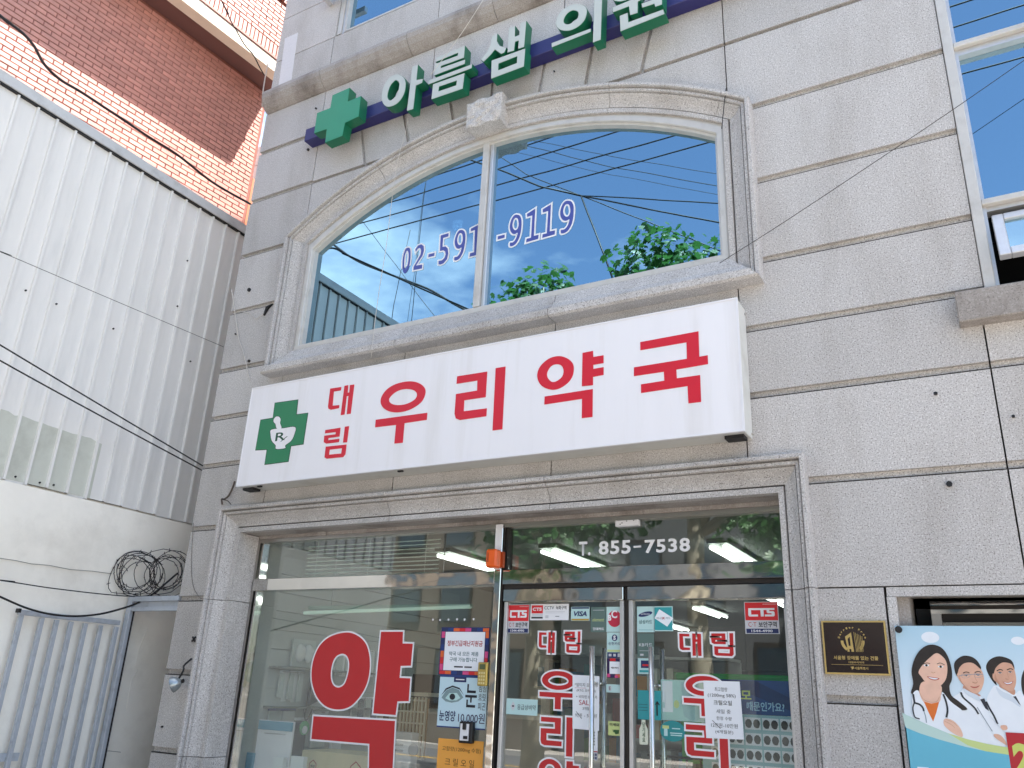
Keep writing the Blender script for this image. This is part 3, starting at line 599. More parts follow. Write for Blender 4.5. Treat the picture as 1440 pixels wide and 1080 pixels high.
for p in ([(-3.985,5.224),(-3.921,5.223),(-3.923,5.193),(-3.987,5.194)], [(-3.273,5.226),(-3.205,5.225),(-3.206,5.195),(-3.273,5.194)],
          [(-3.553,5.372),(-3.478,5.391),(-3.467,5.132),(-3.433,5.129),(-3.434,5.094),(-3.546,5.094),(-3.545,5.128),(-3.503,5.128),(-3.511,5.349),(-3.553,5.344)],
          [(-2.998,5.369),(-2.921,5.4),(-2.924,5.14),(-2.879,5.14),(-2.882,5.102),(-2.995,5.097),(-2.991,5.13),(-2.95,5.13),(-2.946,5.342),(-2.995,5.34)],
          [(-2.85,5.373),(-2.774,5.401),(-2.778,5.145),(-2.729,5.142),(-2.731,5.105),(-2.845,5.101),(-2.842,5.134),(-2.804,5.134),(-2.798,5.343),(-2.848,5.342)]): one(p)


# ================================================================ shopfront: frames, glass, doors (parts of the building)
GY = .25
mat('handle_steel', '#e2e0dc', .22, .9)
SF = bpy.data.objects.new('shopfront', None); COL.objects.link(SF); SF.parent = BLD; SF['label'] = 'polished steel shopfront with glass panes and double doors'
box('top_frame', DX0+.002, DX1-.002, .215, .31, 2.772, 2.80, 'steel_dull', SF)
box('side_frame', DX0+.002, DX0+.03, .215, .31, 0, 2.771, 'steel_dull', SF); box('side_frame', DX0+.034, DX0+.05, .235, .30, 0, 2.45, 'dark_metal', SF); box('side_frame', DX0+.053, DX0+.07, .22, .30, 0, 2.771, 'steel', SF)
box('side_frame', DX1-.03, DX1-.002, .215, .31, 0, 2.771, 'steel_dull', SF)
box('transom_rail', DX0+.031, -3.202, .195, .31, 2.352, 2.452, 'steel', SF, bevel=.003)
box('transom_rail', -3.132, DX1-.031, .195, .31, 2.352, 2.455, 'steel', SF, bevel=.003)
box('post', -3.20, -3.145, .19, .31, 0, 2.771, 'steel', SF, bevel=.004); box('post', -3.143, -3.134, .205, .31, 0, 2.771, 'dark_metal', SF)
box('post_cover', -3.204, -3.148, .186, .20, 2.458, 2.79, 'white_paint', SF)
box('pane_frame', -3.132, -3.115, .22, .30, 2.456, 2.771, 'dark_metal', SF)
box('pane', DX0+.071, -3.202, GY, GY+.006, 2.453, 2.771, 'glass_clear', SF)
box('pane', DX0+.071, -3.202, GY, GY+.006, .12, 2.351, 'glass_clear', SF)
box('pane', -3.114, DX1-.031, GY, GY+.006, 2.456, 2.771, 'glass_clear', SF)
box('plinth', DX0+.071, -3.202, .2, .31, 0, .119, 'steel_dull', SF)
box('door_track', -3.132, DX1-.031, .215, .30, 2.322, 2.351, 'dark_metal', SF)
for (xa, xb, hx) in ((-3.125, -2.195, -2.395), (-2.165, -1.125, -1.985)):
    DR = bpy.data.objects.new('door', None); COL.objects.link(DR); DR.parent = BLD
    box('top_rail', xa, xb, .205, .29, 2.232, 2.318, 'steel', DR, bevel=.003)
    box('stile', xa+.004, xa+.03, .222, .275, .1, 2.231, 'alu', DR, bevel=.002); box('stile', xb-.03, xb-.004, .222, .275, .1, 2.231, 'alu', DR, bevel=.002); box('bottom_rail', xa, xb, .205, .29, .02, .099, 'steel', DR)
    box('pane', xa+.031, xb-.031, GY, GY+.006, .1, 2.231, 'glass_clear', DR)
    b = MB(); b.tube([(hx, .16, .45), (hx, .16, 1.93)], .017, 12)
    for z in (.6, 1.70): b.tube([(hx, .16, z), (hx, .249, z)], .011, 8)
    b.build('handle', 'handle_steel', DR, smooth=True)
    b = MB(); hx2 = hx+.012; b.tube([(hx2, .33, .45), (hx2, .33, 1.93)], .017, 12)
    for z in (.6, 1.70): b.tube([(hx2, .257, z), (hx2, .33, z)], .011, 8)
    b.build('handle', 'handle_steel', DR, smooth=True)
box('door_meeting_strip', -2.193, -2.167, .235, .29, .02, 2.318, 'dark_metal', SF)
# wall between shop and stairwell, shop room ----------------------------------
mat('room_wall', '#aeb2ad', .8, noise=.04, nscale=2); mat('room_ceiling', '#8c8f8c', .9); mat('slat', '#b4b9b5', .5); mat('tile_wall', '#6d6a65', .35, noise=.06, nscale=6)
RM = thing('shop_room', None, None, kind='structure'); RM.name = 'shop_interior'
box('floor', -6.1, .6, .37, 9.5, -.02, .02, mat('shop_floor', '#5a5751', .4), RM); box('ceiling', -6.1, .6, .37, 9.5, 2.855, 2.895, 'room_ceiling', RM)
box('wall', -5.76, -5.70, .37, .56, .021, 2.854, 'room_wall', RM); box('wall', -5.80, -5.765, .37, 9.5, .021, 2.854, 'room_wall', RM); box('wall', -.86, -.8, .37, 9.5, .021, 2.854, 'room_wall', RM)
for i in range(5):
    for j in range(4):
        box('wall_tile', -5.76+i*.98, -5.76+i*.98+.97, 9.4, 9.45, .03+j*.71, .03+j*.71+.70, 'tile_wall', RM)
for i in range(15):
    z = .25+i*.165; box('slat_board', -5.763, -5.735, .57, 3.6, z, z+.155, 'slat', RM)
mat('tube_light', '#f4fbf6', emit=1.5); mat('fixture', '#b4b5b2', .5)
FX = 0; mat('fixture_dark', '#7b8079', .6)
for (x, y0, y1) in ((-3.38, 1.35, 2.5), (-1.92, 1.5, 2.9), (-4.45, 1.3, 2.6), (-3.5, 5.9, 7.1), (-2.3, 4.6, 5.8), (-4.8, 8.0, 9.3), (-1.3, 3.4, 4.6), (-1.9, 7.0, 8.2)):
    FX += 1
    t = thing('ceiling_light', ['twin-tube fluorescent light just inside the door transom', 'twin-tube fluorescent light behind the right door, nearest the glass', 'twin-tube fluorescent light behind the left transom pane', 'fluorescent light deeper in the shop behind the left door', 'fluorescent light deeper in the shop behind the right door', 'fluorescent light at the back left of the shop ceiling', 'fluorescent light by the right wall of the shop near the door', 'fluorescent light by the right wall at the back of the shop'][FX-1], 'ceiling light', 'fluorescent lights on the shop ceiling')
    box('housing', x-.085, x+.085, y0, y1, 2.82, 2.853, 'fixture_dark', t)
    for dx in (-.055, .055): MB().tube([(x+dx, y0+.02, 2.79), (x+dx, y1-.02, 2.79)], .017, 8).build('tube', 'tube_light', t)
# green-tinged tube lamp in the display window
t = thing('window_tube_lamp', 'long green-tinted tube lamp across the top of the display window', 'lamp')
a, b_ = [(-5.493,2.215),(-3.713,2.255)]
MB().tube([(a[0], .7, a[1]), (b_[0], .7, b_[1])], .016, 8).build('tube', mat('tube_green', '#c4dfd1', emit=.05), t); box('housing', a[0]+.05, b_[0], .69, .74, a[1]+.03, a[1]+.06, mat('green_housing', '#94aea2', .4), t)
tube('hanger', [(a[0]+.3, .71, a[1]+.05), (a[0]+.3, .71, 2.85)], .004, 'alu', t); tube('hanger', [(b_[0]-.3, .71, b_[1]+.05), (b_[0]-.3, .71, 2.85)], .004, 'alu', t)
# blind behind the left transom
t = thing('window_blind', 'pale slatted blind hanging behind the left transom pane', 'blind')
x0, x1 = -5.25, -3.85
for i in range(9):
    z = 2.485+i*.033; o = MB(); o.obox(((x0+x1)/2, .40, z), Vector((1, 0, 0)), Vector((0, .94, .34)), Vector((0, -.34, .94)), (x1-x0)/2, .0125, .0025); o.build('slat', mat('blind', '#dcebe0', .5), t)
for x in (x0+.12, x1-.12, (x0+x1)/2): tube('cord', [(x, .385, 2.47), (x, .385, 2.80)], .0015, 'blind', t, n=4)
# shelves with goods ---------------------------------------------------------
PC = ['#4d8fb3', '#c8d2d5', '#b04b42', '#72a05f', '#ded9c8', '#3b5f86', '#d6974b', '#8a9096', '#ececE6', '#5b8f8a']
for i, c in enumerate(PC): mat('pack%d' % i, c, .45, noise=.06, nscale=20)
def shelf(x0, x1, y0, y1, lab, n=5, h=2.0, ax='X'):
    s = thing('shelf_unit', lab, 'shelf', 'shelves inside the shop')
    for i in range(n+1): box('shelf_board', x0, x1, y0, y1, .1+i*h/n, .125+i*h/n, 'fixture', s)
    box('shelf_back', x0, x1, y1+.001, y1+.02, .1, .1+h, 'fixture', s)
    bs = [MB() for _ in PC]
    for i in range(n):
        x = x0+.02
        while x < x1-.12:
            w_ = random.uniform(.05, .13); hh = random.uniform(.12, h/n-.06); bs[random.randrange(len(PC))].box(x, x+w_*.94, y0+random.uniform(.02, .06), y1-.03, .126+i*h/n, .126+i*h/n+hh); x += w_
    for i, q in enumerate(bs):
        if q.v: q.build('goods_row', 'pack%d' % i, s, kind='stuff')
shelf(-5.2, -3.6, 4.6, 4.95, 'white shelf stacked with medicine boxes at the back behind the display window')
shelf(-3.4, -2.3, 3.1, 3.45, 'white shelf of medicine boxes behind the left door', n=5, h=1.9)
shelf(-2.1, -1.2, 4.3, 4.6, 'white shelf of small boxes behind the right door', n=5, h=1.6)
# things hanging on the slatted wall -----------------------------------------
mat('bag_clear', '#c4ccc8', .3, spec=.6); mat('bag_dark', '#26282c', .5); mat('bag_white', '#dfe2e2', .45); mat('pack_violet', '#4a4a86', .5); mat('pack_green', '#6fbf83', .5)
def hang(nm, lab, cat, y, z, w_, h_, m, group='goods hanging on the slatted wall', d=.035, top=None, puff=.0):
    t = thing(nm, lab, cat, group)
    b = MB(); b.box(-5.70-d, -5.70, y, y+w_, z-h_, z); o = b.build('pouch', m, t, bevel=min(d*.4, .012))
    tube('peg', [(-5.735, y+w_/2, z+.012), (-5.66, y+w_/2, z+.012)], .003, 'steel_dull', t, n=5)
    b = MB().box(-5.70-d*.8, -5.702, y, y+w_, z+.0005, z+.025); b.build('header_card', top or 'paper', t)
def cards(nm, lab, y, z, n, w_, h_, m, top='paper', gap=.045):
    t = thing(nm, lab, 'packs', 'goods hanging on the slatted wall')
    for k in range(n):
        hh = h_*random.uniform(.85, 1.05); yy = y+k*gap; b = MB(); b.prism([(yy, z-hh), (yy+w_, z-hh+.004), (yy+w_*.92, z), (yy+w_*.08, z)], -5.70-.016*(k % 3)-.02, -5.70-.016*(k % 3), ax='X'); b.build('pack', m if k % 3 else 'bag_clear', t)
        b = MB().box(-5.70-.016*(k % 3)-.019, -5.70-.016*(k % 3)-.002, yy+.003, yy+w_-.003, z+.0005, z+.02); b.build('header_card', top, t); tube('peg', [(-5.735, yy+w_/2, z+.008), (-5.655, yy+w_/2, z+.008)], .003, 'steel_dull', t, n=5)
def mask(nm, lab, y, z):
    t = thing(nm, lab, 'masks', 'goods hanging on the slatted wall')
    for dy in (0, .11):
        bm = bmesh.new(); bmesh.ops.create_uvsphere(bm, u_segments=12, v_segments=8, radius=1); me = bpy.data.meshes.new('cup'); bm.to_mesh(me); bm.free()
        for v in me.vertices: v.co = (-5.68+v.co.x*.03, y+dy+v.co.y*.065, z+v.co.z*.08*(1-.25*v.co.y))
        me.polygons.foreach_set('use_smooth', [True]*len(me.polygons)); link('cup', me, 'bag_white', t)
    box('tray', -5.72, -5.70, y-.09, y+.21, z-.12, z+.12, 'bag_clear', t)
mask('mask_pack', 'two white cup masks on a card high on the slatted wall', .92, 1.88)
cards('pouch_pack', 'clear blister packs hanging beside the big red letter', 1.32, 2.0, 7, .09, .30, 'bag_white'); cards('strip_pack', 'row of thin white packs hanging on the middle peg', .72, 1.70, 7, .06, .24, 'bag_white', gap=.04); cards('sachet_row', 'row of dark and pale sachets low on the slatted wall', 1.75, 1.5, 9, .09, .26, 'bag_dark', gap=.07); cards('sachet_row', 'row of pale sachets hanging behind the big red letter', 1.8, 1.95, 9, .09, .28, 'bag_white', gap=.09)
t = thing('dark_pouch', 'dark grey bag with loop strap beside the thin white packs', 'bag', 'goods hanging on the slatted wall'); MB().prism([(1.08, 1.42), (1.30, 1.50), (1.33, 1.62), (1.26, 1.76), (1.16, 1.76), (1.10, 1.62)], -5.70, -5.66, ax='X').build('body', 'bag_dark', t, bevel=.008); tube('strap', open_smooth([(-5.68, 1.09, 1.44), (-5.67, 1.06, 1.34), (-5.67, 1.10, 1.31), (-5.67, 1.16, 1.42)], 4), .006, 'bag_dark', t)
cards('violet_pack', 'white packs with violet headers near the display stand', .64, 1.38, 2, .17, .17, 'bag_white', top='pack_violet', gap=.18)
t = thing('green_tag', 'round white and green tag hanging above the carton', 'tag', 'goods hanging on the slatted wall'); MB().tube([(-5.66, 1.06, 1.24), (-5.65, 1.06, 1.24)], .06, 16).build('disc', 'pack_green', t); MB().tube([(-5.648, 1.06, 1.225), (-5.645, 1.06, 1.225)], .035, 14).build('centre', 'paper', t); tube('string', [(-5.655, 1.06, 1.30), (-5.70, 1.06, 1.42)], .003, 'bag_dark', t, n=4)
hang('black_pack', 'black pack hanging behind the round green tag', 'pack', .98, 1.30, .17, .34, 'bag_dark'); hang('grey_pouch', 'pale grey pouch hanging above the carton', 'pouch', 1.22, 1.36, .2, .30, 'bag_clear'); hang('white_pouch', 'white pouch hanging lowest beside the carton', 'pouch', 1.5, 1.30, .16, .40, 'bag_white')
box('shelf_rail', -5.72, -5.60, .58, 3.4, 1.405, 1.42, 'fixture_dark', RM); box('shelf_rail', -5.72, -5.60, .58, 3.4, 1.735, 1.75, 'fixture_dark', RM)
# carton, display stand, basket, appliance box
CT = thing('carton', 'cream cardboard carton with red hexagon mark behind the display window', 'carton')
mat('carton', '#e0d3ad', .8, noise=.04, nscale=10)
cq = [(-5.259,1.098),(-4.979,1.095)]
b = MB(); b.box(cq[0][0]+.02, cq[1][0]+.62, .62, 1.0, .5, cq[0][1]); CTB = b.build('box', 'carton', CT)
hx, hz = (cq[0][0]+.02+.13), cq[0][1]-.12
for cxx, s in ((hx, .055), (hx+.45, .075)):
    hexo = [(cxx+s*.8*math.sin(k*math.pi/3), hz+s*math.cos(k*math.pi/3)) for k in range(6)]
    shape('printed_mark', [hexo, [(cxx+(p-cxx)*.86, hz+(q-hz)*.86) for p, q in hexo]], .6185, .6195, 'ink_red', CTB); text('printed_mark', '한약', (cxx-s*.42, cxx+s*.42, hz-s*.3, hz+s*.3), .6185, 'ink', CTB, bold=.02)
DS = thing('display_stand', 'white acrylic display stand with blue header at the left of the window', 'display stand')
dq = [(-5.62,1.314),(-5.222,1.325),(-5.622,0.9389)]
box('panel', dq[0][0], dq[1][0], .46, .475, .75, dq[0][1], 'white_paint', DS); box('header', dq[0][0]+.005, dq[1][0]-.005, .452, .459, dq[0][1]-.075, dq[0][1]-.005, mat('teal_print', '#4f93ac', .5), DS)
box('side_strip', dq[0][0]-.06, dq[0][0]+.02, .43, .45, .75, dq[0][1]-.26, 'teal_print', DS); box('sample_pack', dq[0][0]+.27, dq[0][0]+.38, .41, .45, dq[0][1]-.60, dq[0][1]-.27, 'bag_white', DS); box('sample_pack', dq[0][0]+.46, dq[0][0]+.60, .41, .45, .78, dq[0][1]-.25, 'bag_white', DS)
tube('wire', [(dq[0][0]+.1, .44, dq[0][1]-.10), (dq[1][0]-.06, .44, dq[0][1]-.10)], .004, 'steel_dull', DS, n=4); tube('wire', [(dq[0][0]+.05, .44, dq[0][1]-.52), (dq[1][0]-.02, .44, dq[0][1]-.52)], .004, 'steel_dull', DS, n=4)
BK = thing('wire_basket', 'cream plastic basket with grid sides beside the big red letter', 'basket'); mat('cream_plastic', '#d5cdb8', .45)
bq = [(-4.358,1.555),(-4.085,1.565),(-4.337,1.307),(-4.061,1.124)]
x0, x1, zt = bq[0][0], bq[1][0], bq[0][1]
for i in range(9): x = x0+(x1-x0)*i/8; box('bar', x-.006, x+.006, .7, .715, zt-.45, zt, 'cream_plastic', BK)
for i in range(6): z = zt-.45+.085*i; box('bar', x0-.006, x1+.006, .695, .7, z-.006, z+.006, 'cream_plastic', BK)
box('rim', x0-.02, x1+.02, .69, 1.1, zt+.007, zt+.035, 'cream_plastic', BK); box('lining', x0, x1, .74, .75, zt-.45, zt-.01, mat('kraft', '#8f7452', .8), BK)
AP = thing('appliance_box', 'white appliance with round dial below the basket', 'appliance')
box('case', x0-.03, x1-.02, .58, .68, .8, zt-.26, 'white_paint', AP, bevel=.008); MB().tube([(x0+.28, .57, zt-.38), (x0+.28, .582, zt-.38)], .045, 16).build('dial', mat('grey_plastic', '#9a9c9c', .4), AP); box('grille', x0+.02, x0+.18, .574, .581, zt-.36, zt-.345, 'grey_plastic', AP); box('grille', x0+.02, x0+.18, .574, .581, zt-.40, zt-.385, 'grey_plastic', AP)
# dark monitor and grey scale further back
t = thing('counter_monitor', 'dark monitor on the shop counter behind the display window', 'monitor'); mq = (-4.886,-4.728,1.577,1.728)
box('screen', mq[0], mq[1]+.25, 1.6, 1.64, mq[2]-.05, mq[3]+.02, 'bag_dark', t); box('foot', mq[0]+.1, mq[0]+.3, 1.55, 1.75, mq[2]-.12, mq[2]-.051, 'black', t)
t = thing('shop_counter', 'grey shop counter behind the display window', 'counter'); box('body', -4.8, -3.3, 1.5, 2.0, .03, mq[2]-.16, 'grey_plastic', t); box('top', -4.85, -3.25, 1.45, 2.05, mq[2]-.159, mq[2]-.12, 'fixture', t)
# green solid made for a street reflection, and hair poster behind the right door
GS = thing('green_reflection', 'bright green solid standing in for a street reflection behind the right door', 'display stand'); mat('reflection_green', '#37a843', .4, noise=.05, nscale=5)
gq = [(-1.922,1.79),(-1.228,1.789),(-1.231,1.75),(-1.915,1.745)]
gb = MB(); n = 10; za, zb = gq[3][1], gq[0][1]; r = (zb-za)/2
gb.prism([(gq[0][0]+r+r*math.cos(a), za+r+r*math.sin(a)) for a in [math.pi/2+math.pi*i/n for i in range(n+1)]]+[(gq[1][0]+.1, za), (gq[1][0]+.1, zb)], .42, .60); gb.build('top_bar', 'reflection_green', GS, bevel=.01)
sq = (-2.034,-1.665,1.299,1.505); b = MB()
b.box(gq[0][0]+.02, -1.75, .47, .56, 1.25, za-.22); b.build('panel', 'reflection_green', GS)
for i in range(7): x = gq[0][0]-.12+i*.09; tube('rail_bar', [(x, .44, .95), (x, .44, 1.27)], .007, 'dark_metal', GS, n=6)
tube('rail_bar', [(gq[0][0]-.2, .44, 1.28), (-1.6, .44, 1.28)], .008, 'dark_metal', GS, n=6)
HP = thing('hair_poster', 'blue hair-loss poster with rows of photos behind the right door', 'poster')
hb = (-1.472,-1.191,1.559,1.755); hb = (hb[0]-.25, hb[1]+.06, hb[2], hb[3])
plate('blue_panel', hb, .33, mat('poster_blue', '#1d4585', .5, noise=.1, nscale=3), HP); shape('light_band', [[(hb[0]+.1, hb[3]-.005), (hb[0]+.35, hb[3]-.005), (hb[1]-.02, hb[2]+.09), (hb[1]-.02, hb[2]+.02)]], .3265, .3275, mat('poster_blue_dark', '#173066', .5), HP)
text('lettering', '탈모', (-1.535,-1.405,1.636,1.698), .3262, mat('ink_yellow', '#cfe06a', .5), HP, bold=.025); text('lettering', '때문인가요?', (-1.437,-1.212,1.579,1.632), .3262, mat('ink_sky', '#a9d4ea', .5), HP, bold=.02)
lb = (hb[0], hb[1], hb[2]-.62, hb[2]-.002); plate('photo_panel', lb, .33, mat('photo_paper', '#9cc3c8', .5), HP)
for r_ in range(7):
    for c_ in range(5):
        cx_ = lb[0]+.05+(c_+.5)*(lb[1]-lb[0]-.06)/5; cz_ = lb[3]-.05-r_*.088
        plate('photo_card', (cx_-.048, cx_+.048, cz_-.034, cz_+.034), .3279, 'paper', HP, d=.0004)
        for dx in (-.024, .024): shape('photo', [ell(cx_+dx, cz_, .021, .026, 10)[:9]+[(cx_+dx+.012, cz_-.022)]], .3262, .3270, mat('hair_dark', '#3a3b3a', .6, noise=.3, nscale=40), HP)


# ================================================================ lettering and paper on the shop glass
SY = .2485                       # just in front of the glass
mat('pale_teal', '#b9d8d6', .5); mat('teal', '#2f9aa0', .5); mat('teal_dark', '#2b8a8c', .5); mat('grey_green', '#5b726c', .4); mat('navy_ink', '#1b2a5c', .5); mat('sticker_red', '#d5232b', .4); mat('lime', '#c6d18a', .5)
mat('gold_print', '#b3902e', .5); mat('sky_blue', '#58b2d4', .5); mat('orange_paper', '#f0a84a', .75, noise=.02, nscale=5); mat('pink', '#d84a86', .5); mat('grey_print', '#c9c9cc', .6); mat('violet_ink', '#2a1a4c', .5); mat('orange_print', '#e2672e', .5)
def outlined(nm, lab, chars, e=.011):
    t = thing(nm, lab, 'lettering', 'red vinyl lettering on the shop glass')
    for ch, bx in chars:
        o = put('letter', ch, bx, SY-.0005, 'white_vinyl', t, off=e, d=.0005); put('letter_fill', ch, bx, SY-.0012, 'red_vinyl', o, d=.0005)
    return t
outlined('door_lettering', 'red vinyl pharmacy name down the left door', [('대', (-2.843,-2.718,1.886,2.025)), ('림', (-2.644,-2.523,1.889,2.031)), ('우', (-2.825,-2.542,1.528,1.770)), ('리', (-2.807,-2.569,1.244,1.482)), ('약', (-2.813,-2.518,0.971,1.220))])
outlined('door_lettering', 'red vinyl pharmacy name down the right door', [('대', (-1.825,-1.682,1.886,2.022)), ('림', (-1.618,-1.477,1.888,2.025)), ('우', (-1.807,-1.543,1.534,1.768)), ('리', (-1.798,-1.539,1.250,1.490))])
BL_ = thing('window_lettering', 'huge red letter with white outline on the display window', 'lettering')
for polys in ([smooth([(-4.588,2.013),(-4.464,1.987),(-4.371,1.92),(-4.322,1.808),(-4.318,1.676),(-4.364,1.565),(-4.46,1.471),(-4.579,1.439),(-4.709,1.455),(-4.821,1.527),(-4.893,1.649),(-4.902,1.785),(-4.855,1.904),(-4.75,1.98)]), smooth([(-4.614,1.85),(-4.558,1.836),(-4.525,1.783),(-4.524,1.701),(-4.549,1.626),(-4.604,1.598),(-4.66,1.613),(-4.694,1.665),(-4.701,1.748),(-4.676,1.819)])],
              [[(-4.238,2.02),(-4.026,2.021),(-4.02,1.935),(-3.924,1.934),(-3.925,1.776),(-4.02,1.772),(-4.021,1.687),(-3.92,1.686),(-3.918,1.527),(-4.022,1.521),(-4.027,1.426),(-4.238,1.427)]],
              [[(-4.828,1.378),(-4.028,1.385),(-4.003,0.8699),(-4.207,0.8514),(-4.247,1.215),(-4.822,1.213)]]):
    o = shape('stroke', polys, SY-.0009, SY-.0004, 'white_vinyl', BL_, off=.013); shape('stroke_fill', polys, SY-.0016, SY-.0011, 'red_vinyl', o)
TL = thing('phone_lettering', 'white phone number on the pane above the doors', 'lettering')
for body, bx in (('T.', (-2.546,-2.456,2.543,2.642)), ('855', (-2.393,-2.155,2.544,2.639)), ('-', (-2.134,-2.080,2.583,2.595)), ('7538', (-2.053,-1.736,2.541,2.633))):
    text('digits', body, bx, SY-.001, 'white_vinyl', TL, bold=.028, sp=1.12)
class Card:
    """flat printed sheet: a base plate plus printed pieces given as fractions of its box"""
    def __init__(s, nm, lab, cat, bx, m, y=SY, group=None, d=.0008, quad=None):
        s.b = bx; s.y = y-d; s.t = thing(nm, lab, cat, group); s.k = 0
        if quad: MB().prism(quad, y-d, y).build('sheet', m, s.t)
        else: plate('sheet', bx, y, m, s.t, d=d)
    def r(s, u0, u1, v0, v1, m): s.k += 1; q = sub(s.b, u0, u1, v0, v1); MB().box(q[0], q[1], s.y-.0004-.0001*s.k, s.y, q[2], q[3]).build('print', m, s.t); return s
    def t_(s, body, u0, u1, v0, v1, m='ink', **k): text('print', body, sub(s.b, u0, u1, v0, v1), s.y-.0012-.0001*s.k, m, s.t, **k); return s
    def poly(s, pts, m): s.k += 1; f = [(s.b[0]+(s.b[1]-s.b[0])*u, s.b[2]+(s.b[3]-s.b[2])*v) for u, v in pts]; shape('print', [f], s.y-.0005-.0001*s.k, s.y-.0001, m, s.t); return s
def cts(nm, lab, bx, n=True):
    c = Card(nm, lab, 'sticker', bx, 'grey_print', group='security stickers')
    c.r(.02, .98, .42, .98, 'sticker_red').r(.03, .97, .02, .16, 'navy_ink')
    # block letters C T S
    L = [[(.12, .80), (.40, .80), (.40, .74), (.20, .74), (.20, .60), (.40, .60), (.40, .54), (.14, .54), (.11, .58)], [(.40, .80), (.66, .80), (.66, .74), (.57, .74), (.57, .54), (.48, .54), (.48, .74), (.40, .74)], [(.66, .80), (.89, .80), (.89, .74), (.74, .74), (.74, .70), (.86, .70), (.89, .67), (.89, .57), (.86, .54), (.60, .54), (.60, .60), (.80, .60), (.80, .64), (.69, .64), (.66, .67)]]
    for p in L: c.poly(p, 'white_vinyl')
    c.r(.55, .95, .92, .93, 'white_vinyl')
    c.t_('C·T', .10, .34, .22, .36, 'ink_red').t_('보안구역', .40, .93, .20, .38, 'ink', bold=.02).t_('1544-4990', .18, .80, .05, .13, 'white_vinyl', bold=.02)
cts('security_sticker', 'red security company sticker at the top left of the left door', (-3.106,-2.927,2.016,2.214))
cts('security_sticker', 'red security company sticker at the top right of the right door', (-1.400,-1.193,2.022,2.213))
c = Card('cctv_sticker', 'white video surveillance notice beside the red sticker on the left door', 'sticker', (-2.918,-2.616,2.105,2.216), 'white_vinyl')
c.r(.03, .33, .42, .92, 'sticker_red').r(.03, .33, .10, .20, 'ink').r(.03, .33, .21, .40, 'grey_print').t_('CTS', .06, .30, .58, .78, 'white_vinyl', bold=.04).t_('CCTV', .37, .62, .66, .86, 'ink').t_('녹화구역', .67, .94, .64, .88, 'ink', bold=.01)
c.r(.40, .90, .50, .53, 'grey_print').r(.40, .86, .43, .45, 'grey_print').r(.40, .48, .12, .30, 'grey_print').r(.66, .76, .22, .25, 'ink')
c = Card('card_sticker', 'pale credit card sticker with dark blue letters and a gold stripe on the left door', 'sticker', (-2.598,-2.458,2.101,2.194), 'pale_teal'); c.r(.03, .97, .86, .97, 'navy_ink').r(.03, .97, .02, .14, 'gold_print').t_('VISA', .16, .86, .32, .68, 'navy_ink', bold=.035, shear=.25)
c = Card('card_sticker', 'grey-green card sticker at the top of the left door', 'sticker', (-2.448,-2.336,2.027,2.192), 'grey_green'); c.r(.14, .88, .86, .88, 'grey_print').t_('element', .12, .88, .42, .56, 'lime', shear=.2).t_('현대카드', .14, .88, .07, .18, 'white_vinyl', bold=.03)
c = Card('card_sticker', 'pale sticker with a red disc at the top of the left door', 'sticker', (-2.332,-2.213,2.029,2.192), 'pale_teal')
c.poly([(.5+.42*math.cos(a*.2), .52+.33*math.sin(a*.2)) for a in range(32)], mat('disc_red', '#bd2440', .5)); c.t_('B', .10, .30, .44, .68, 'white_vinyl', bold=.05).t_('C', .30, .66, .54, .86, 'white_vinyl', bold=.03)
c = Card('card_sticker', 'pale card sticker with a round blue emblem below the red disc sticker', 'sticker', (-2.328,-2.217,1.863,2.025), 'pale_teal'); c.poly([(.5+.18*math.cos(a*.25), .79+.13*math.sin(a*.25)) for a in range(26)], 'navy_ink'); c.t_('S', .42, .58, .70, .88, 'white_vinyl', bold=.05).t_('신한카드', .10, .90, .50, .62, 'navy_ink', bold=.015).r(.03, .97, .24, .32, 'lime').r(.03, .97, .0, .22, 'navy_ink').r(.12, .30, .06, .16, 'grey_print').r(.42, .58, .06, .16, 'grey_print').r(.70, .88, .04, .18, 'grey_print')
c = Card('pay_sticker', 'dark violet payment sticker with pink and orange blocks on the left door', 'sticker', (-2.325,-2.217,1.739,1.860), 'violet_ink'); c.r(.18, .55, .86, 1., 'sticker_red').r(.55, .9, .02, .18, 'orange_print').r(.0, .2, .03, .2, 'pink').r(.84, 1, .4, .62, 'orange_print').r(.5, .72, .0, .12, 'pink').r(.16, .84, .2, .84, 'paper').t_('제로페이', .26, .74, .47, .56, 'ink', bold=.03)
c = Card('strip_sticker', 'pale blue narrow sticker behind the handle of the left door', 'sticker', (-2.331,-2.213,1.648,1.698), 'pale_teal'); c.poly([(.22+.1*math.cos(a*.35), .5+.36*math.sin(a*.35)) for a in range(18)], 'grey_print'); c.t_('E', .18, .28, .3, .72, 'ink')
c = Card('first_aid_sticker', 'pale blue first aid medicine sticker low on the left door', 'sticker', (-3.082,-2.837,1.479,1.581), 'pale_teal'); c.t_('응급상비약', .36, .95, .32, .66, 'ink'); c.poly([(.14, .52), (.22, .82), (.30, .52), (.22, .22)], 'grey_print').poly([(.19, .48), (.19, .58), (.25, .58), (.25, .48)], 'ink')
c = Card('push_sticker', 'yellow-green push sticker beside the handle of the left door', 'sticker', (-2.316,-2.231,1.389,1.474), 'lime'); c.t_('미세요', .12, .9, .66, .88, 'ink', bold=.03).poly([(.3, .5), (.42, .3), (.42, .42), (.9, .42), (.86, .16), (.6, .1), (.45, .3), (.42, .2)], mat('moss', '#2f5b2c', .6))
c = Card('bookmark_sticker', 'narrow white upright sticker with blue squares low on the left door', 'sticker', (-2.444,-2.390,1.234,1.413), 'paper'); c.r(.0, 1, .0, .26, 'grey_print').r(.0, 1, .27, .31, 'ink_red')
for i in range(2):
    for j in range(3): c.r(.1+j*.3, .3+j*.3, .04+i*.11, .12+i*.11, 'navy_ink')
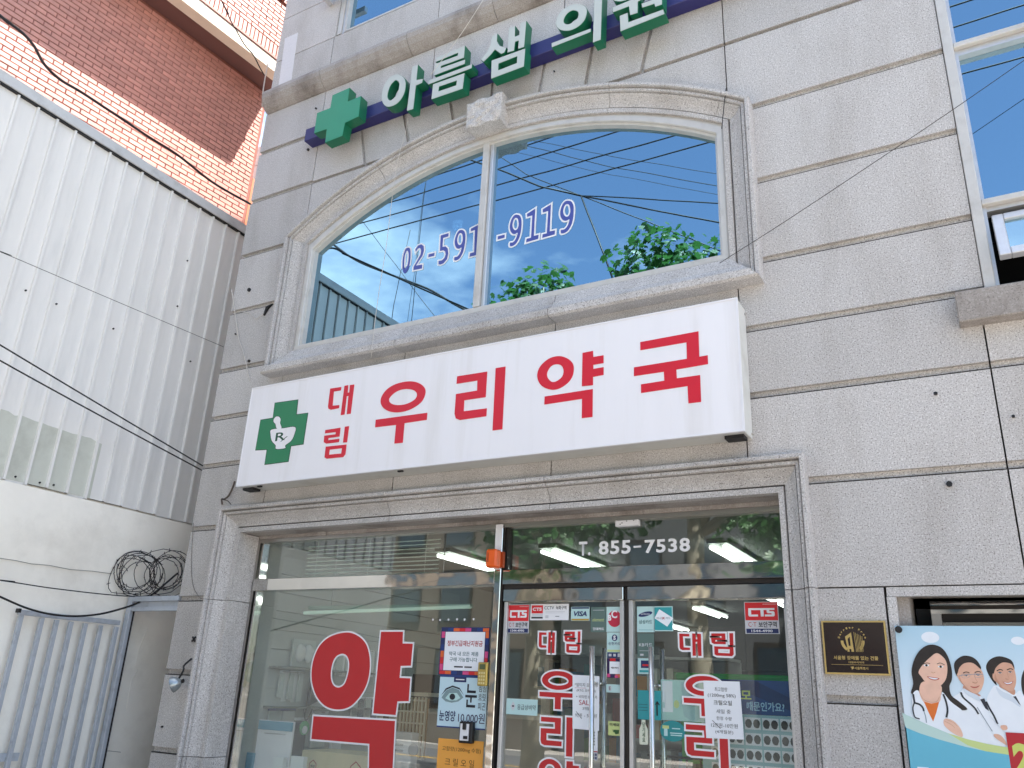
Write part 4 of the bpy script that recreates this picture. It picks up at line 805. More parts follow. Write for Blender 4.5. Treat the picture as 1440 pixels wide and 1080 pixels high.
[c.r(.38, .62, v, v+.05, 'ink') for v in (.5, .6, .7, .8, .9)]
# right door
c = Card('card_sticker', 'pale sticker with a dark blue oval emblem at the top of the right door', 'sticker', (-2.113,-1.992,2.028,2.192), 'pale_teal'); c.poly([(.49+.40*math.cos(a*.25), .70+.09*math.sin(a*.25)+.06*math.cos(a*.25)) for a in range(26)], 'navy_ink'); c.t_('SAMSUNG', .24, .74, .67, .73, 'white_vinyl').t_('삼성카드', .12, .88, .32, .48, mat('slate_ink', '#2f5f66', .6), bold=.015).r(.1, .9, .08, .095, 'teal')
c = Card('card_sticker', 'teal sticker with a tilted white card at the top of the right door', 'sticker', (-1.996,-1.865,2.035,2.192), 'pale_teal'); c.r(.05, .95, .04, .96, 'teal').poly([(.04, .52), (.30, .88), (1.02, .52), (.70, .18)], 'paper'); c.t_('하나', .14, .40, .47, .57, 'slate_ink').t_('SK', .42, .60, .47, .57, 'ink_red', bold=.02).t_('카드', .63, .88, .47, .57, 'slate_ink')
c = Card('bank_sticker', 'smoky grey card sticker behind the handle of the right door', 'sticker', (-2.111,-1.996,1.872,2.020), 'grey_green'); c.t_('KB카드', .1, .9, .44, .60, 'white_vinyl').r(.12, .75, .26, .275, 'grey_print').r(.16, .36, .06, .14, 'grey_print')
c = Card('reader_sticker', 'pale blue card reader sticker behind the handle of the right door', 'sticker', (-2.110,-2.000,1.769,1.865), 'pale_teal'); c.r(.2, .85, .38, .86, 'navy_ink').r(.3, .75, .5, .62, 'sticker_red').r(.1, .9, .1, .24, 'teal')
c = Card('notice_sticker', 'rounded blue notice with a black arrow beside the handle of the right door', 'sticker', (-2.112,-1.956,1.496,1.670), 'teal'); c.r(.04, .42, .3, .32, 'slate_ink').r(.04, .42, .4, .42, 'slate_ink').r(.04, .42, .5, .52, 'slate_ink').poly([(.80, .15), (.86, .15), (.86, .56), (.92, .5), (.95, .52), (.84, .66), (.74, .52), (.77, .5), (.80, .56)], 'black')
BQ = (-2.103,-2.045,1.349,1.494); t = thing('pull_sticker', 'white bottle-shaped pull sticker beside the handle of the right door', 'sticker')
f = lambda u, v: (BQ[0]+(BQ[1]-BQ[0])*u, BQ[2]+(BQ[3]-BQ[2])*v)
shape('sheet', [[f(*p) for p in ((.08, 0), (.92, 0), (1, .05), (1, .62), (.72, .82), (.72, 1), (.26, 1), (.26, .82), (0, .62), (0, .05))]], SY-.0008, SY, mat('cream', '#e2e4cf', .5), t); text('print', '당\n기\n세\n요', sub(BQ, .34, .68, .12, .9), SY-.0015, 'moss', t, bold=.02)
OV = (-1.965,-1.802,1.378,1.499); t = thing('oval_sticker', 'teal oval sticker with white print on the right door', 'sticker')
shape('sheet', [ell((OV[0]+OV[1])/2, (OV[2]+OV[3])/2, (OV[1]-OV[0])/2, (OV[3]-OV[2])/2)], SY-.0008, SY, 'teal_dark', t); [plate('print', sub(OV, a, b, v, v+.05), SY-.0009, 'pale_teal', t, d=.0003) for a, b, v in ((.48, .80, .60), (.40, .88, .38), (.42, .86, .28))]; plate('print', sub(OV, .16, .30, .25, .72), SY-.0009, 'pale_teal', t, d=.0003); plate('print', sub(OV, .1, .36, .6, .75), SY-.0013, 'lime', t, d=.0003)
c = Card('pale_notice', 'pale green sheet taped inside the right door beneath the red lettering', 'notice', (-1.960,-1.662,1.499,1.740), mat('mint', '#b4d9d2', .6), y=.262); c.r(.03, .26, .2, .96, 'paper').r(.03, .08, .3, .44, 'pale_teal').poly([(.34+.06*math.cos(a*.4), .40+.10*math.sin(a*.4)) for a in range(16)], 'lime').poly([(.5, .02), (1, .02), (1, .95), (.46, .95), (.46, .4), (.5, .12), (.62, .04)], mat('mint_grey', '#a6c6c6', .6))
# hand-written sheets
q = [(-2.577,1.75),(-2.38,1.746),(-2.38,1.411),(-2.57,1.415)]; c = Card('sale_note', 'hand-written sale note taped on the left door over the red letters', 'notice', (-2.570,-2.382,1.409,1.751), 'paper', y=SY-.002, quad=q[::-1])
c.t_('*알티지 오메가3', .06, .94, .78, .85, 'ink').t_('(RTG 오메가3)', .14, .88, .68, .74, 'ink').t_('+ 비타민 D 추가', .12, .94, .57, .63, 'ink').t_('SALE', .24, .74, .45, .54, 'ink_red').t_('3개월', .38, .64, .36, .42, 'ink').t_('9만원', .10, .36, .23, .30, 'ink').t_('- 5만원', .44, .92, .23, .30, 'ink').r(.06, .50, .755, .76, 'ink_red').poly([(.12, .33), (.14, .33), (.36, .2), (.34, .2)], 'ink')
q = [(-1.677,1.741),(-1.451,1.742),(-1.441,1.417),(-1.671,1.412)]; c = Card('price_note', 'hand-written krill oil price note taped on the right door', 'notice', (-1.681,-1.435,1.405,1.746), 'paper', y=SY-.002, quad=q[::-1])
c.t_('최고함량', .30, .62, .81, .88, 'ink').t_('(1200mg 58%)', .12, .82, .70, .77, 'ink').t_('크릴오일', .26, .72, .58, .66, 'ink', bold=.01).t_('세일 중', .32, .68, .44, .51, 'ink').t_('한정 수량', .32, .70, .33, .39, 'ink').t_('12만원', .18, .46, .21, .28, 'ink').t_('-10만원', .48, .84, .21, .28, 'ink').t_('(4개월분)', .28, .72, .10, .17, 'ink').poly([(.2, .32), (.22, .32), (.42, .19), (.40, .19)], 'ink')
# posters inside the display window
c = Card('relief_fund_poster', 'white public relief fund notice with a colourful block border in the display window', 'poster', (-3.671,-3.244,1.719,2.056), 'navy_ink', y=SY)
cols = ['sticker_red', 'navy_ink', 'orange_print', 'pink', 'ink_blue']
for i in range(8):
    c.r(.02+i*.12, .02+i*.12+.118, .91, .98, cols[(i*3+1) % 5]); c.r(.02+i*.12, .02+i*.12+.118, .02, .09, cols[(i*2) % 5])
for i in range(6):
    c.r(.02, .085, .10+i*.135, .10+i*.135+.13, cols[(i*2+3) % 5]); c.r(.92, .98, .10+i*.135, .10+i*.135+.13, cols[(i*3+2) % 5])
c.k += 4; c.r(.10, .905, .10, .90, 'paper'); c.t_('정부긴급재난지원금', .15, .87, .60, .72, 'ink_red', bold=.02).t_('약국 내 모든 제품', .20, .80, .40, .49, 'slate_ink', bold=.01).t_('구매 가능합니다', .22, .78, .28, .37, 'slate_ink', bold=.01).r(.32, .50, .16, .19, 'ink').r(.53, .68, .16, .19, 'ink')
c = Card('eye_poster', 'pale blue eye nutrition poster with price in the display window', 'poster', (-3.652,-3.243,1.366,1.720), mat('ice_blue', '#c3dde6', .5), y=SY)
c.r(.0, 1, .96, 1., 'ink_blue').r(.0, 1, .0, .025, 'ink_blue').r(.30, .56, .87, .97, 'navy_ink').r(.34, .52, .91, .93, 'white_vinyl')
c.poly([(.06, .56), (.15, .70), (.28, .76), (.42, .72), (.52, .58), (.42, .50), (.28, .47), (.15, .49)], mat('iris_grey', '#7f989b', .5)).poly([(.14, .55), (.22, .65), (.38, .66), (.46, .57), (.38, .52), (.24, .51)], 'pale_teal').poly([(.29+.06*math.cos(a*.4), .585+.06*math.sin(a*.4)) for a in range(16)], 'ink').poly([(.05, .60), (.14, .74), (.28, .80), (.43, .76), (.53, .62), (.43, .73), (.28, .77), (.15, .71)], 'ink')
c.t_('눈', .56, .80, .40, .84, 'ink', bold=.015).t_('침침', .83, .98, .70, .84, 'ink').t_('흐릿', .83, .98, .53, .67, 'ink').t_('피곤', .83, .98, .36, .50, 'ink').t_('눈영양', .04, .38, .12, .32, 'navy_ink', bold=.02).t_('10,000원', .44, .98, .10, .30, 'violet_ink', bold=.005)
c = Card('orange_note', 'orange hand-written sheet at the bottom of the display window', 'notice', (-3.629,-3.249,0.949,1.293), 'orange_paper', y=SY); c.t_('고함량(1200mg 수험)', .10, .95, .76, .86, mat('ink_brown', '#6b4a26', .8)).t_('크 릴 오 일', .18, .82, .50, .64, 'ink_brown')
t = thing('dot_stickers', 'row of small white dot stickers high on the display window', 'sticker')
for p in [(-3.756,2.111),(-3.69,2.108),(-3.614,2.111),(-3.538,2.112),(-3.472,2.111),(-3.392,2.113)]: shape('dot', [ell(p[0], p[1], .008, .008, 10)], SY-.0006, SY, 'white_vinyl', t)
# intercom, holder, lamp on the post
IB = (-3.280,-3.205,1.653,1.811); t = thing('keypad', 'gold keypad with small screen on the steel post', 'keypad'); mat('gold_metal', '#b9a25a', .35, .6)
box('case', IB[0], IB[1], .165, .189, IB[2], IB[3], 'gold_metal', t, bevel=.004); box('screen', *sub(IB, .2, .8, .70, .92)[:2], .162, .166, *sub(IB, .2, .8, .70, .92)[2:], mat('lcd', '#55603f', .3), t)
for i in range(4):
    for j in range(3): q = sub(IB, .16+j*.25, .16+j*.25+.16, .08+i*.14, .08+i*.14+.09); box('key', q[0], q[1], .162, .166, q[2], q[3], mat('key', '#d9cb92', .5), t)
HB = (-3.430,-3.322,1.275,1.415); t = thing('wall_lock', 'black and white plastic lock box on the display window', 'lock box')
box('case', HB[0], HB[1], .20, .246, HB[2], HB[3], 'black', t, bevel=.006); q = sub(HB, .14, .78, .12, .9); box('cover', q[0], q[1], .192, .201, q[2], q[3], 'white_vinyl', t); q = sub(HB, .36, .62, .62, .92); box('knob', q[0], q[1], .18, .193, q[2], q[3], 'black', t, bevel=.004); q = sub(HB, .45, .74, .2, .34); box('latch', q[0], q[1], .184, .193, q[2], q[3], 'black', t)
OB = (-3.217,-3.126,2.459,2.592); t = thing('warning_lamp', 'orange plastic warning lamp on the post above the doors', 'lamp')
box('lens', OB[0], OB[1], .08, .16, OB[2], OB[3], mat('orange_plastic', '#e8601c', .3, noise=.04, nscale=9), t, bevel=.012); box('base', OB[0]+.012, OB[1]+.012, .161, .188, OB[2]+.01, OB[3]-.01, mat('orange_dark', '#a8451a', .5), t); q = sub(OB, .2, .32, .3, .8); box('slot', q[0], q[1], .077, .081, q[2], q[3], 'orange_dark', t)
BX = (-2.254,-2.082,2.728,2.770); t = thing('sensor_box', 'white sensor box at the top of the pane above the doors', 'sensor')
box('case', BX[0], BX[1]-.0, .21, .249, BX[2], BX[3], 'white_paint', t, bevel=.004)
for u, v in ((.28, .45), (.48, .72), (.78, .75), (.2, .25)): q = sub(BX, u, u+.04, v, v+.14); box('vent', q[0], q[1], .208, .2105, q[2], q[3], 'black', t)


# ================================================================ neighbour: metal-clad wall over a plastered wall
WX = -7.1
mat('clad', '#e4e2de', .42, .0, noise=.015, nscale=2, stretch=(1, 4, .6), dirt='#a9abab', dscale=1.7, damt=.25, rnd=.02)
mat('clad_cap', '#c3c5c6', .5, noise=.05, nscale=3, dirt='#7f7c78', dscale=5, damt=.5)
mat('plaster', '#f2ede2', .9, noise=.03, nscale=4, dirt='#b3aca0', dscale=1.3, damt=.4, bump=.25, bscale=25)
mat('old_paint', '#c6c8bd', .6, noise=.04, nscale=5, dirt='#8d8b80', dscale=3, damt=.4)
MW = thing('metal_clad_wall', 'white ribbed metal cladding over a plastered wall left of the granite building', 'wall')
PW = .187; y = -3.40; i = 0
ribs = []
while y < 2.2:
    # one sheet: flat pan, small stiffener, standing rib at its edge
    pr = [(WX, y), (WX, y+.012), (WX, y+PW-.030), (WX+.026, y+PW-.026), (WX+.028, y+PW-.008), (WX, y+PW-.006)]
    v = [(a, b, z) for z in (3.10+random.uniform(-.012, .012), 6.474) for a, b in pr]; n = len(pr)
    mesh('cladding_sheet', v, [(k, k+1, k+1+n, k+n) for k in range(n-1)], 'clad', MW); y += PW
box('cap_flashing', WX-.10, WX+.045, -3.42, 2.22, 6.49, 6.60, 'clad_cap', MW, bevel=.006); box('cap_gap', WX-.04, WX+.032, -3.40, 2.2, 6.474, 6.489, 'black', MW)
box('corner_trim', WX-.6, WX+.02, -3.45, -3.401, 3.1, 6.58, 'clad_cap', MW)
box('seam_backing', WX-.025, WX-.008, -3.40, 2.2, 3.11, 6.46, 'dark_metal', MW)
box('wall_body', WX-1.2, WX-.03, -3.40, 2.2, 0, 6.48, 'plaster', MW)
# plastered lower wall, slightly bulging at its head
v = []; f = []; ny, nz = 40, 16
for a in range(ny+1):
    for b in range(nz+1):
        yy = -3.42+a*(7.4/ny); zz = b*3.085/nz; v.append((WX+.02+.035*math.exp(-((zz-2.72)/.34)**2)*(1 if yy < -.05 else .3)+random.uniform(-.002, .002), yy, zz))
for a in range(ny):
    for b in range(nz): k = a*(nz+1)+b; f.append((k, k+nz+1, k+nz+2, k+1))
mesh('plaster_wall', v, f, 'plaster', MW, smooth=True)
pp = [(-1.647,3.658),(-1.525,3.644),(-1.435,3.652),(-1.36,3.643),(-1.233,3.643),(-1.108,3.666),(-0.9671,3.642),(-0.8544,3.652),(-0.7403,3.67),(-0.5765,3.648),(-0.546,3.225),(-0.7514,3.149),(-1.377,3.083),(-1.491,3.07)]
for k, (a, b) in enumerate(zip(pp, pp)): pass
ys_ = -3.40
band = lambda yy: 3.655-.02*(yy+1.5)+random.uniform(-.012, .012)
q = [(yy, band(yy)) for yy in [-2.0+i*.06 for i in range(25)]]
MB().prism([(-2.0, 3.11)]+[(-.56, 3.11)]+q[::-1], WX+.0008, WX+.0025, ax='X').build('old_paint_patch', 'old_paint', MW)
for p in [(-1.264,3.142),(-1.048,3.142),(-0.9732,3.149),(-0.9227,3.15),(-1.591,4.748),(-1.301,4.746),(-0.7127,4.744),(-0.0762,5.269),(-0.0693,5.813),(0.2101,4.75),(0.8754,5.024)]:
    MB().tube([(WX+.0, p[0], p[1]), (WX+.012, p[0], p[1])], .009, 6).build('screw', 'rubber', MW)
ck = [(-1.247,2.46),(-1.117,2.462),(-0.9738,2.455),(-0.818,2.466),(-0.618,2.459),(-0.4147,2.475),(-0.2131,2.479)]; MB().tube([(WX+.052, a, b) for a, b in ck], .0035, 4).build('crack', mat('crack', '#8a8781', .95), MW)
ck = [(0.3044,2.046),(0.2504,1.843),(0.2433,1.703),(0.2825,1.664),(0.2325,1.581),(0.242,1.297)]; MB().tube([(WX+.024, a, b) for a, b in ck], .003, 4).build('crack', 'plaster', MW)
ck = [(0.0472,0.9784),(0.1481,0.9786),(0.2641,0.9648)]; MB().tube([(WX+.024, a, b) for a, b in ck], .003, 4).build('crack', 'crack', MW)
# open gate leaf folded against the wall
mat('gate_steel', '#b4bac2', .45, .2, noise=.05, nscale=12, dirt='#6d6a68', dscale=9, damt=.4)
GT = thing('gate_leaf', 'pale blue-grey steel bar gate folded open against the white wall', 'gate')
X = WX+.10; bz = .12
tops = [(-0.983,2.074),(-0.8026,2.055),(-0.669,2.05),(-0.5355,2.048),(-0.3996,2.045),(-0.2484,2.042),(-0.0909,2.042)]
for k, (a, b) in enumerate(tops):
    box('gate_bar', X-.016, X+.016, a-.018, a+.018, bz, b-.022, 'gate_steel', GT, bevel=.003)
y0, y1 = tops[0][0]-.03, tops[-1][0]+.02; zt = (tops[0][1]+tops[-1][1])/2
box('top_rail', X-.02, X+.02, y0, y1, zt-.02, zt+.02, 'gate_steel', GT, bevel=.003); box('bottom_rail', X-.02, X+.02, y0, y1, .08, .118, 'gate_steel', GT)
lz = [(-0.7664,0.9628)][0][1]; box('lock_rail', X-.03, X-.017, y0-.25, tops[1][0]+.09, lz-.03, lz+.03, 'gate_steel', GT)
box('end_cap', X-.022, X+.022, y0-.012, y0+.01, zt-.005, zt+.028, 'rubber', GT)
GF = thing('alley_gateway', 'pale steel gate frame bridging the alley beside the granite building', 'gate frame')
FXl = WX+.06
box('post', FXl, FXl+.06, .0, .06, 0, 2.30, 'gate_steel', GF, bevel=.004); box('shadow_strip', FXl+.061, FXl+.064, .035, .05, 0, 2.17, 'dark_metal', GF)  # thin dark strip stands in for the shadow edge along the post
box('lintel', FXl+.061, XL-.005, .0, .05, 2.255, 2.30, 'gate_steel', GF, bevel=.003); box('lintel', FXl+.061, XL-.005, .01, .05, 2.17, 2.205, 'gate_steel', GF, bevel=.003); box('infill_plate', FXl+.061, XL-.005, .03, .036, 2.206, 2.254, 'gate_steel', GF)
# barbed wire coils on the frame
mat('barbed', '#2a2524', .6, .4, noise=.2, nscale=30)
RT = Vector((.87, .49, 0)); DP_ = Vector((-.49, .87, 0))
def coil(lab, c0_, r0, n, seed):
    rr = random.Random(seed); t = thing('barbed_wire_coil', lab, 'barbed wire', 'barbed wire coils over the alley gate')
    for k in range(n):
        r1 = r0*rr.uniform(.62, 1.06); r2 = r1*rr.uniform(.78, 1.0); ph = rr.uniform(0, 6.28); tl = rr.uniform(-.5, .5); od = rr.uniform(-.09, .09); ox = rr.uniform(-.04, .04); pts = []
        for a in range(29):
            th = ph+a*2*math.pi/26; x = r1*math.cos(th); z = r2*math.sin(th); g_ = 1-.04*a/28
            p = c0_+RT*(ox+(x*math.cos(tl)-z*math.sin(tl))*g_)+DP_*(od+.07*math.sin(th+ph))+ZV_*((x*math.sin(tl)+z*math.cos(tl))*g_)
            p.z = max(2.308, p.z+rr.uniform(-.005, .005)); p.x = max(p.x, WX+.075); pts.append(p)
        b = MB().tube(pts, .0034, 5)
        for a in range(1, 28, 3):
            p = Vector(pts[a]); d = Vector((rr.uniform(-1, 1), rr.uniform(-.5, .5), rr.uniform(-1, 1))).normalized()*.017; b.tube([p-d, p+d], .003, 4)
        b.build('wire_loop', 'barbed', t, smooth=True)
ZV_ = Vector((0, 0, 1)); k1 = [(-6.938,2.497)][0]; k2 = [(-6.68,2.519)][0]
coil('tangled barbed wire coil on the gate frame, nearer the white wall', Vector((k1[0], -.06, k1[1])), .215, 7, 3); coil('tangled barbed wire coil on the gate frame, against the granite building', Vector((k2[0], .10, k2[1])), .215, 6, 11)
# cables on this side ----------------------------------------------------------
def cable(nm, lab, pts, r, m='rubber', k=6, cat='cable', group=None):
    if nm.startswith('overhead'): a, b = Vector(pts[0]), Vector(pts[1]); pts = [tuple(a+(a-b).normalized()*5)]+list(pts)
    return tube(nm, open_smooth(pts, k), r, m, None, 6, label=lab, cat=cat, group=group)
def onX(X, q): return [(X, a, b) for a, b in q]
def onY(Y, q): return [(a, Y, b) for a, b in q]
cable('overhead_cable', 'upper of two parallel black cables crossing the metal wall', onX(-6.75,[(-2.522,4.213),(-1.839,4.067),(-0.8889,3.864),(0.326,3.61)]), .007); cable('overhead_cable', 'lower of two parallel black cables crossing the metal wall', onX(-6.75,[(-2.487,4.087),(-1.806,3.943),(-0.866,3.77),(0.3367,3.562)]), .007)
cable('overhead_wire', 'thin wire crossing the upper metal wall', onX(-6.85,[(-2.329,4.837),(-1.993,4.869),(-0.9989,4.901),(0.4038,4.949)]), .0028, 'dark_metal')
cable('overhead_cable', 'thin black cable running level under the barbed wire', onX(-6.95,[(-1.58,2.269),(-1.252,2.28),(-0.7627,2.274),(-0.1079,2.292),(0.3902,2.351)]), .005); cable('overhead_cable', 'thick black cable sagging in front of the gate', onX(-6.90,[(-1.602,2.254),(-1.247,2.152),(-0.995,2.086),(-0.7407,2.06),(-0.4827,2.08),(-0.2199,2.148),(0.0837,2.288),(0.384,2.565)]), .009)
cable('overhead_cable', 'thick black cable crossing the brick wall', onX(-7.3,[(-2.767,7.338),(-2.366,7.269),(-2.158,7.253),(-2.018,7.199),(-1.89,7.089),(-1.709,7.041),(-1.483,7.056),(-1.078,7.06),(-0.6845,7.061),(-0.3127,7.075),(0.2038,7.028),(0.7708,7.07)]), .014); cable('overhead_cable', 'black cable running down the lit upper brick wall', onX(-7.5,[(-0.2772,9.784),(-0.0484,9.623),(0.1378,9.464),(0.2473,9.396),(0.3996,9.304),(0.5548,9.268),(0.7018,9.164),(0.7882,9.115)]), .008)
cable('drop_wire', 'pale wire hanging down beside the arched window to the sign', onY(-.012,[(-6.379,5.342),(-6.328,5.227),(-6.262,5.053),(-6.205,4.912),(-6.142,4.751),(-6.058,4.617),(-5.995,4.497),(-5.956,4.415),(-5.924,4.35),(-5.883,4.27)]), .0045, mat('pale_wire', '#c9c3bb', .6)); cable('drop_wire', 'short pale wire looping below the stone joint left of the window', onY(-.01,[(-6.215,5.066),(-6.077,5.024),(-5.993,4.969),(-5.949,4.928),(-5.899,4.947),(-5.833,4.969)]), .003, 'pale_wire')
cable('drop_wire', 'brown wires tied up under the left end of the sign', onY(-.02,[(-5.854,3.295),(-5.87,3.231),(-5.901,3.168),(-5.947,3.139),(-5.985,3.14),(-5.966,3.092)]), .008, mat('brown_wire', '#5a4f48', .7)); cable('drop_wire', 'black tie hanging from the wires above the stone surround', onY(-.09,[(-5.903,3.121),(-5.863,3.109),(-5.823,3.099),(-5.773,3.064)]), .004)
cable('drop_wire', 'thin wire falling along the granite beside the shopfront', onY(-.008,[(-6.32,2.948),(-6.279,2.72),(-6.238,2.529),(-6.169,2.372),(-6.084,2.291),(-6.033,2.266)]), .0025, mat('grey_wire', '#77736e', .6))
cable('drop_wire', 'thin pale wire hanging from above across the cornice and arch to the sign', onY(-.30,[(-3.263,7.625),(-3.345,7.478),(-3.503,7.251),(-3.672,7.045),(-3.849,6.849)]), .003, 'pale_wire'); cable('drop_wire', 'thin wire hanging across the left arched pane', onY(-.13,[(-4.205,6.624),(-4.219,6.452),(-4.261,6.244),(-4.284,6.018),(-4.292,5.679),(-4.297,5.264),(-4.321,4.827),(-4.328,4.523),(-4.324,4.206)]), .0025, 'pale_wire')
cable('drop_wire', 'thin dark wire slanting from the right window to the arched window corner', onY(-.11,[(0.7345,5.455),(0.5743,5.374),(0.1164,5.134),(-0.4556,4.849),(-0.9216,4.621),(-1.352,4.422)]), .0022, 'dark_metal'); cable('drop_wire', 'black wire stain line down the right end of the arch', onY(-.088,[(-1.247,5.872),(-1.271,5.713),(-1.295,5.526)]), .0035)
cable('drop_wire', 'pale conduit beside the brick wall corner', onY(.6,[(-7.238,9.061),(-7.239,8.809),(-7.231,8.604),(-7.196,8.355)]), .008, 'pale_wire')
# small clear flood lamp on the granite corner
t = thing('flood_lamp', 'small clear flood lamp on a bent arm beside the shopfront surround', 'lamp'); c0 = [(-6.016,1.575)][0]; c1 = [(-6.051,1.712)][0]
b = MB(); lx, lz = c0
prof = [(.018, .03), (.03, .02), (.05, -.005), (.062, -.035), (.064, -.05)]
cn_ = 14; vv = []; dirv = Vector((-.80, -.50, -.40)).normalized(); u1 = dirv.orthogonal().normalized(); u2 = dirv.cross(u1); ff = []
for r, s in prof: vv += [Vector((lx, -.12, lz))-dirv*s*1+(u1*math.cos(2*math.pi*k/cn_)+u2*math.sin(2*math.pi*k/cn_))*r for k in range(cn_)]
for a in range(len(prof)-1): ff += [(a*cn_+k, a*cn_+(k+1) % cn_, (a+1)*cn_+(k+1) % cn_, (a+1)*cn_+k) for k in range(cn_)]
mesh('reflector', vv, ff, mat('lamp_shell', '#9fa6a8', .15, .5), t, smooth=True); MB().tube([Vector((lx, -.12, lz))-dirv*.05, Vector((lx, -.12, lz))], .016, 8).build('bulb', 'black', t)
MB().tube(open_smooth([(lx, -.12, lz+.03), (lx+.03, -.11, lz+.10), (c1[0], -.06, c1[1]), (c1[0]+.02, -.01, c1[1]+.06)], 4), .008, 6).build('arm', 'rubber', t)

# ================================================================ brick building behind
BB = thing('brick_building', 'red brick house with overhanging upper storey behind the metal wall', 'house')
DIR = Vector((.08, 1, 0)).normalized(); NRM = Vector((1, -.08, 0)).normalized(); B0 = Vector((-8.6, 0, 0)); ZV = Vector((0, 0, 1))
mat('brick', '#c98e80', .36, noise=.16, nscale=5, rnd=.12, spec=1.); mat('cream_band', '#d8cbb8', .7, noise=.05, nscale=5); mat('brown_trim', '#8a4a3a', .6)
bl, bh, joint, BD = .198, .056, .011, .03
def brick_mesh(l, h, d=BD):
    me = bpy.data.meshes.new('brick'); e = .004
    a, b = l/2, h/2; v = [(-a, 0, -b), (a, 0, -b), (a, 0, b), (-a, 0, b), (-a, d-e, -b), (a, d-e, -b), (a, d-e, b), (-a, d-e, b), (-a+e, d, -b+e), (a-e, d, -b+e), (a-e, d, b-e), (-a+e, d, b-e)]
    f = [(8, 11, 10, 9)]+[(i, (i+1) % 4, (i+1) % 4+4, i+4) for i in range(4)]+[(i+4, (i+1) % 4+4, (i+1) % 4+8, i+8) for i in range(4)]
    me.from_pydata(v, [], f); me.materials.append(MATS['brick']); bm = bmesh.new(); bm.from_mesh(me); bmesh.ops.recalc_face_normals(bm, faces=bm.faces); bm.to_mesh(me); bm.free(); return me
BM_, BS, BH = brick_mesh(bl, bh), brick_mesh(bh, bl), brick_mesh((bl-joint)/2, bh)
RB = Matrix((DIR, NRM, ZV)).transposed().to_4x4()
cand = []
def wall_bricks(s0, s1, z0, z1, off):
    j = 0; z = z0
    while z+bh < z1:
        s = s0
        if j % 2: cand.append((s+(bl-joint)/4, z+bh/2, off, 2)); s += (bl+joint)/2
        while s+bl < s1+.001: cand.append((s+bl/2, z+bh/2, off, 0)); s += bl+joint
        if s1-s > .05: cand.append((s+(bl-joint)/4, z+bh/2, off, 2))
        z += bh+joint; j += 1
S1 = 1.66; OV_ = .45
S0 = -2.45
wall_bricks(S0, S1, 7.25, 9.80, 0.); wall_bricks(S0, S1, 10.27, 11.02, OV_)
s = S0
while s < S1-bh: cand.append((s+bh/2, 10.06+bl/2, OV_, 1)); s += bh+joint
def vis(c):      # picture share: the ones nearest the viewer that stand clear of the metal wall
    p = B0+DIR*c[0]+NRM*c[2]; return -(abs(c[0]-.2)+.4*abs(c[1]-8.4))
cand.sort(key=vis, reverse=True); rest = MB()
for k, (s, z, off, sold) in enumerate(cand):
    M4 = Matrix.Translation(B0+DIR*s+NRM*(off+random.uniform(-.002, .002))+ZV*z) @ RB; me = (BM_, BS, BH)[sold]
    if k < 300:
        o = bpy.data.objects.new('brick', me); COL.objects.link(o); o.parent = BB; o.matrix_world = M4
    else: rest.add([M4 @ v.co for v in me.vertices], [list(p.vertices) for p in me.polygons])
rest.build('brickwork', 'brick', BB, kind='stuff')
def bbox(nm, s0, s1, n0, n1, z0, z1, m, bev=0):
    b = MB(); c = B0+DIR*((s0+s1)/2)+NRM*((n0+n1)/2)+ZV*((z0+z1)/2); b.obox(c, DIR, NRM, ZV, (s1-s0)/2, (n1-n0)/2, (z1-z0)/2); return b.build(nm, m, BB, bevel=bev)
bbox('wall_core', S0, S1, -3.0, BD-.012, 0, 9.83, 'mortar'); bbox('upper_wall_core', S0, S1, -3.0, OV_+BD-.012, 10.05, 11.05, 'mortar')
bbox('soffit', S0, S1+.02, -.1, OV_-.02, 9.831, 9.86, mat('soffit', '#6e4a44', .8)); bbox('band_course', S0-.02, S1+.03, OV_-.13, OV_+.045, 9.80, 10.005, 'cream_band', .006); bbox('band_trim', S0-.02, S1+.03, OV_-.12, OV_+.055, 10.006, 10.048, 'brown_trim', .004)
bbox('overhang_slab', S0, S1+.02, -3., OV_-.131, 9.861, 10.049, 'cream_band')
bbox('coping', S0-.02, S1+.02, -.3, OV_+.04, 11.051, 11.09, 'brown_trim')
k = 0; s = S0+.05
while s < S1-.1: bbox('roof_tile', s, s+.11, OV_-.15, OV_+.06, 11.091, 11.15, 'brown_trim'); s += .165
bbox('corner_pipe', S1+.01, S1+.07, -.05, .01, 0, 8.35, mat('rust_paint', '#b0643a', .6))
# pale tiled building far behind the gap
FB = thing('tiled_building', 'pale pink tiled building seen in the gap beside the brick house', 'building')
fz = [(-13.86,13.54)][0]; mat('pink_tile', '#d9b3a6', .6, noise=.05, nscale=2); box('wall', fz[0]-2.2, fz[0]+1.6, 6.0, 9., 0, fz[1], 'pink_tile', FB)
for a in range(9):
    for b in range(6): box('tile', fz[0]-2.15+a*.42, fz[0]-2.15+a*.42+.40, 5.97, 5.998, fz[1]-.05-(b+1)*.5, fz[1]-.07-b*.5, 'pink_tile', FB)
GP = [(-10.16,13.04),(-10.23,13.67)]; tube('green_pole', [(GP[0][0], 3, GP[0][1]-2.5), (GP[1][0], 3, GP[1][1]+1)], .02, mat('green_paint', '#3f9e62', .5), None, label='thin green pole rising behind the granite corner', cat='pole')


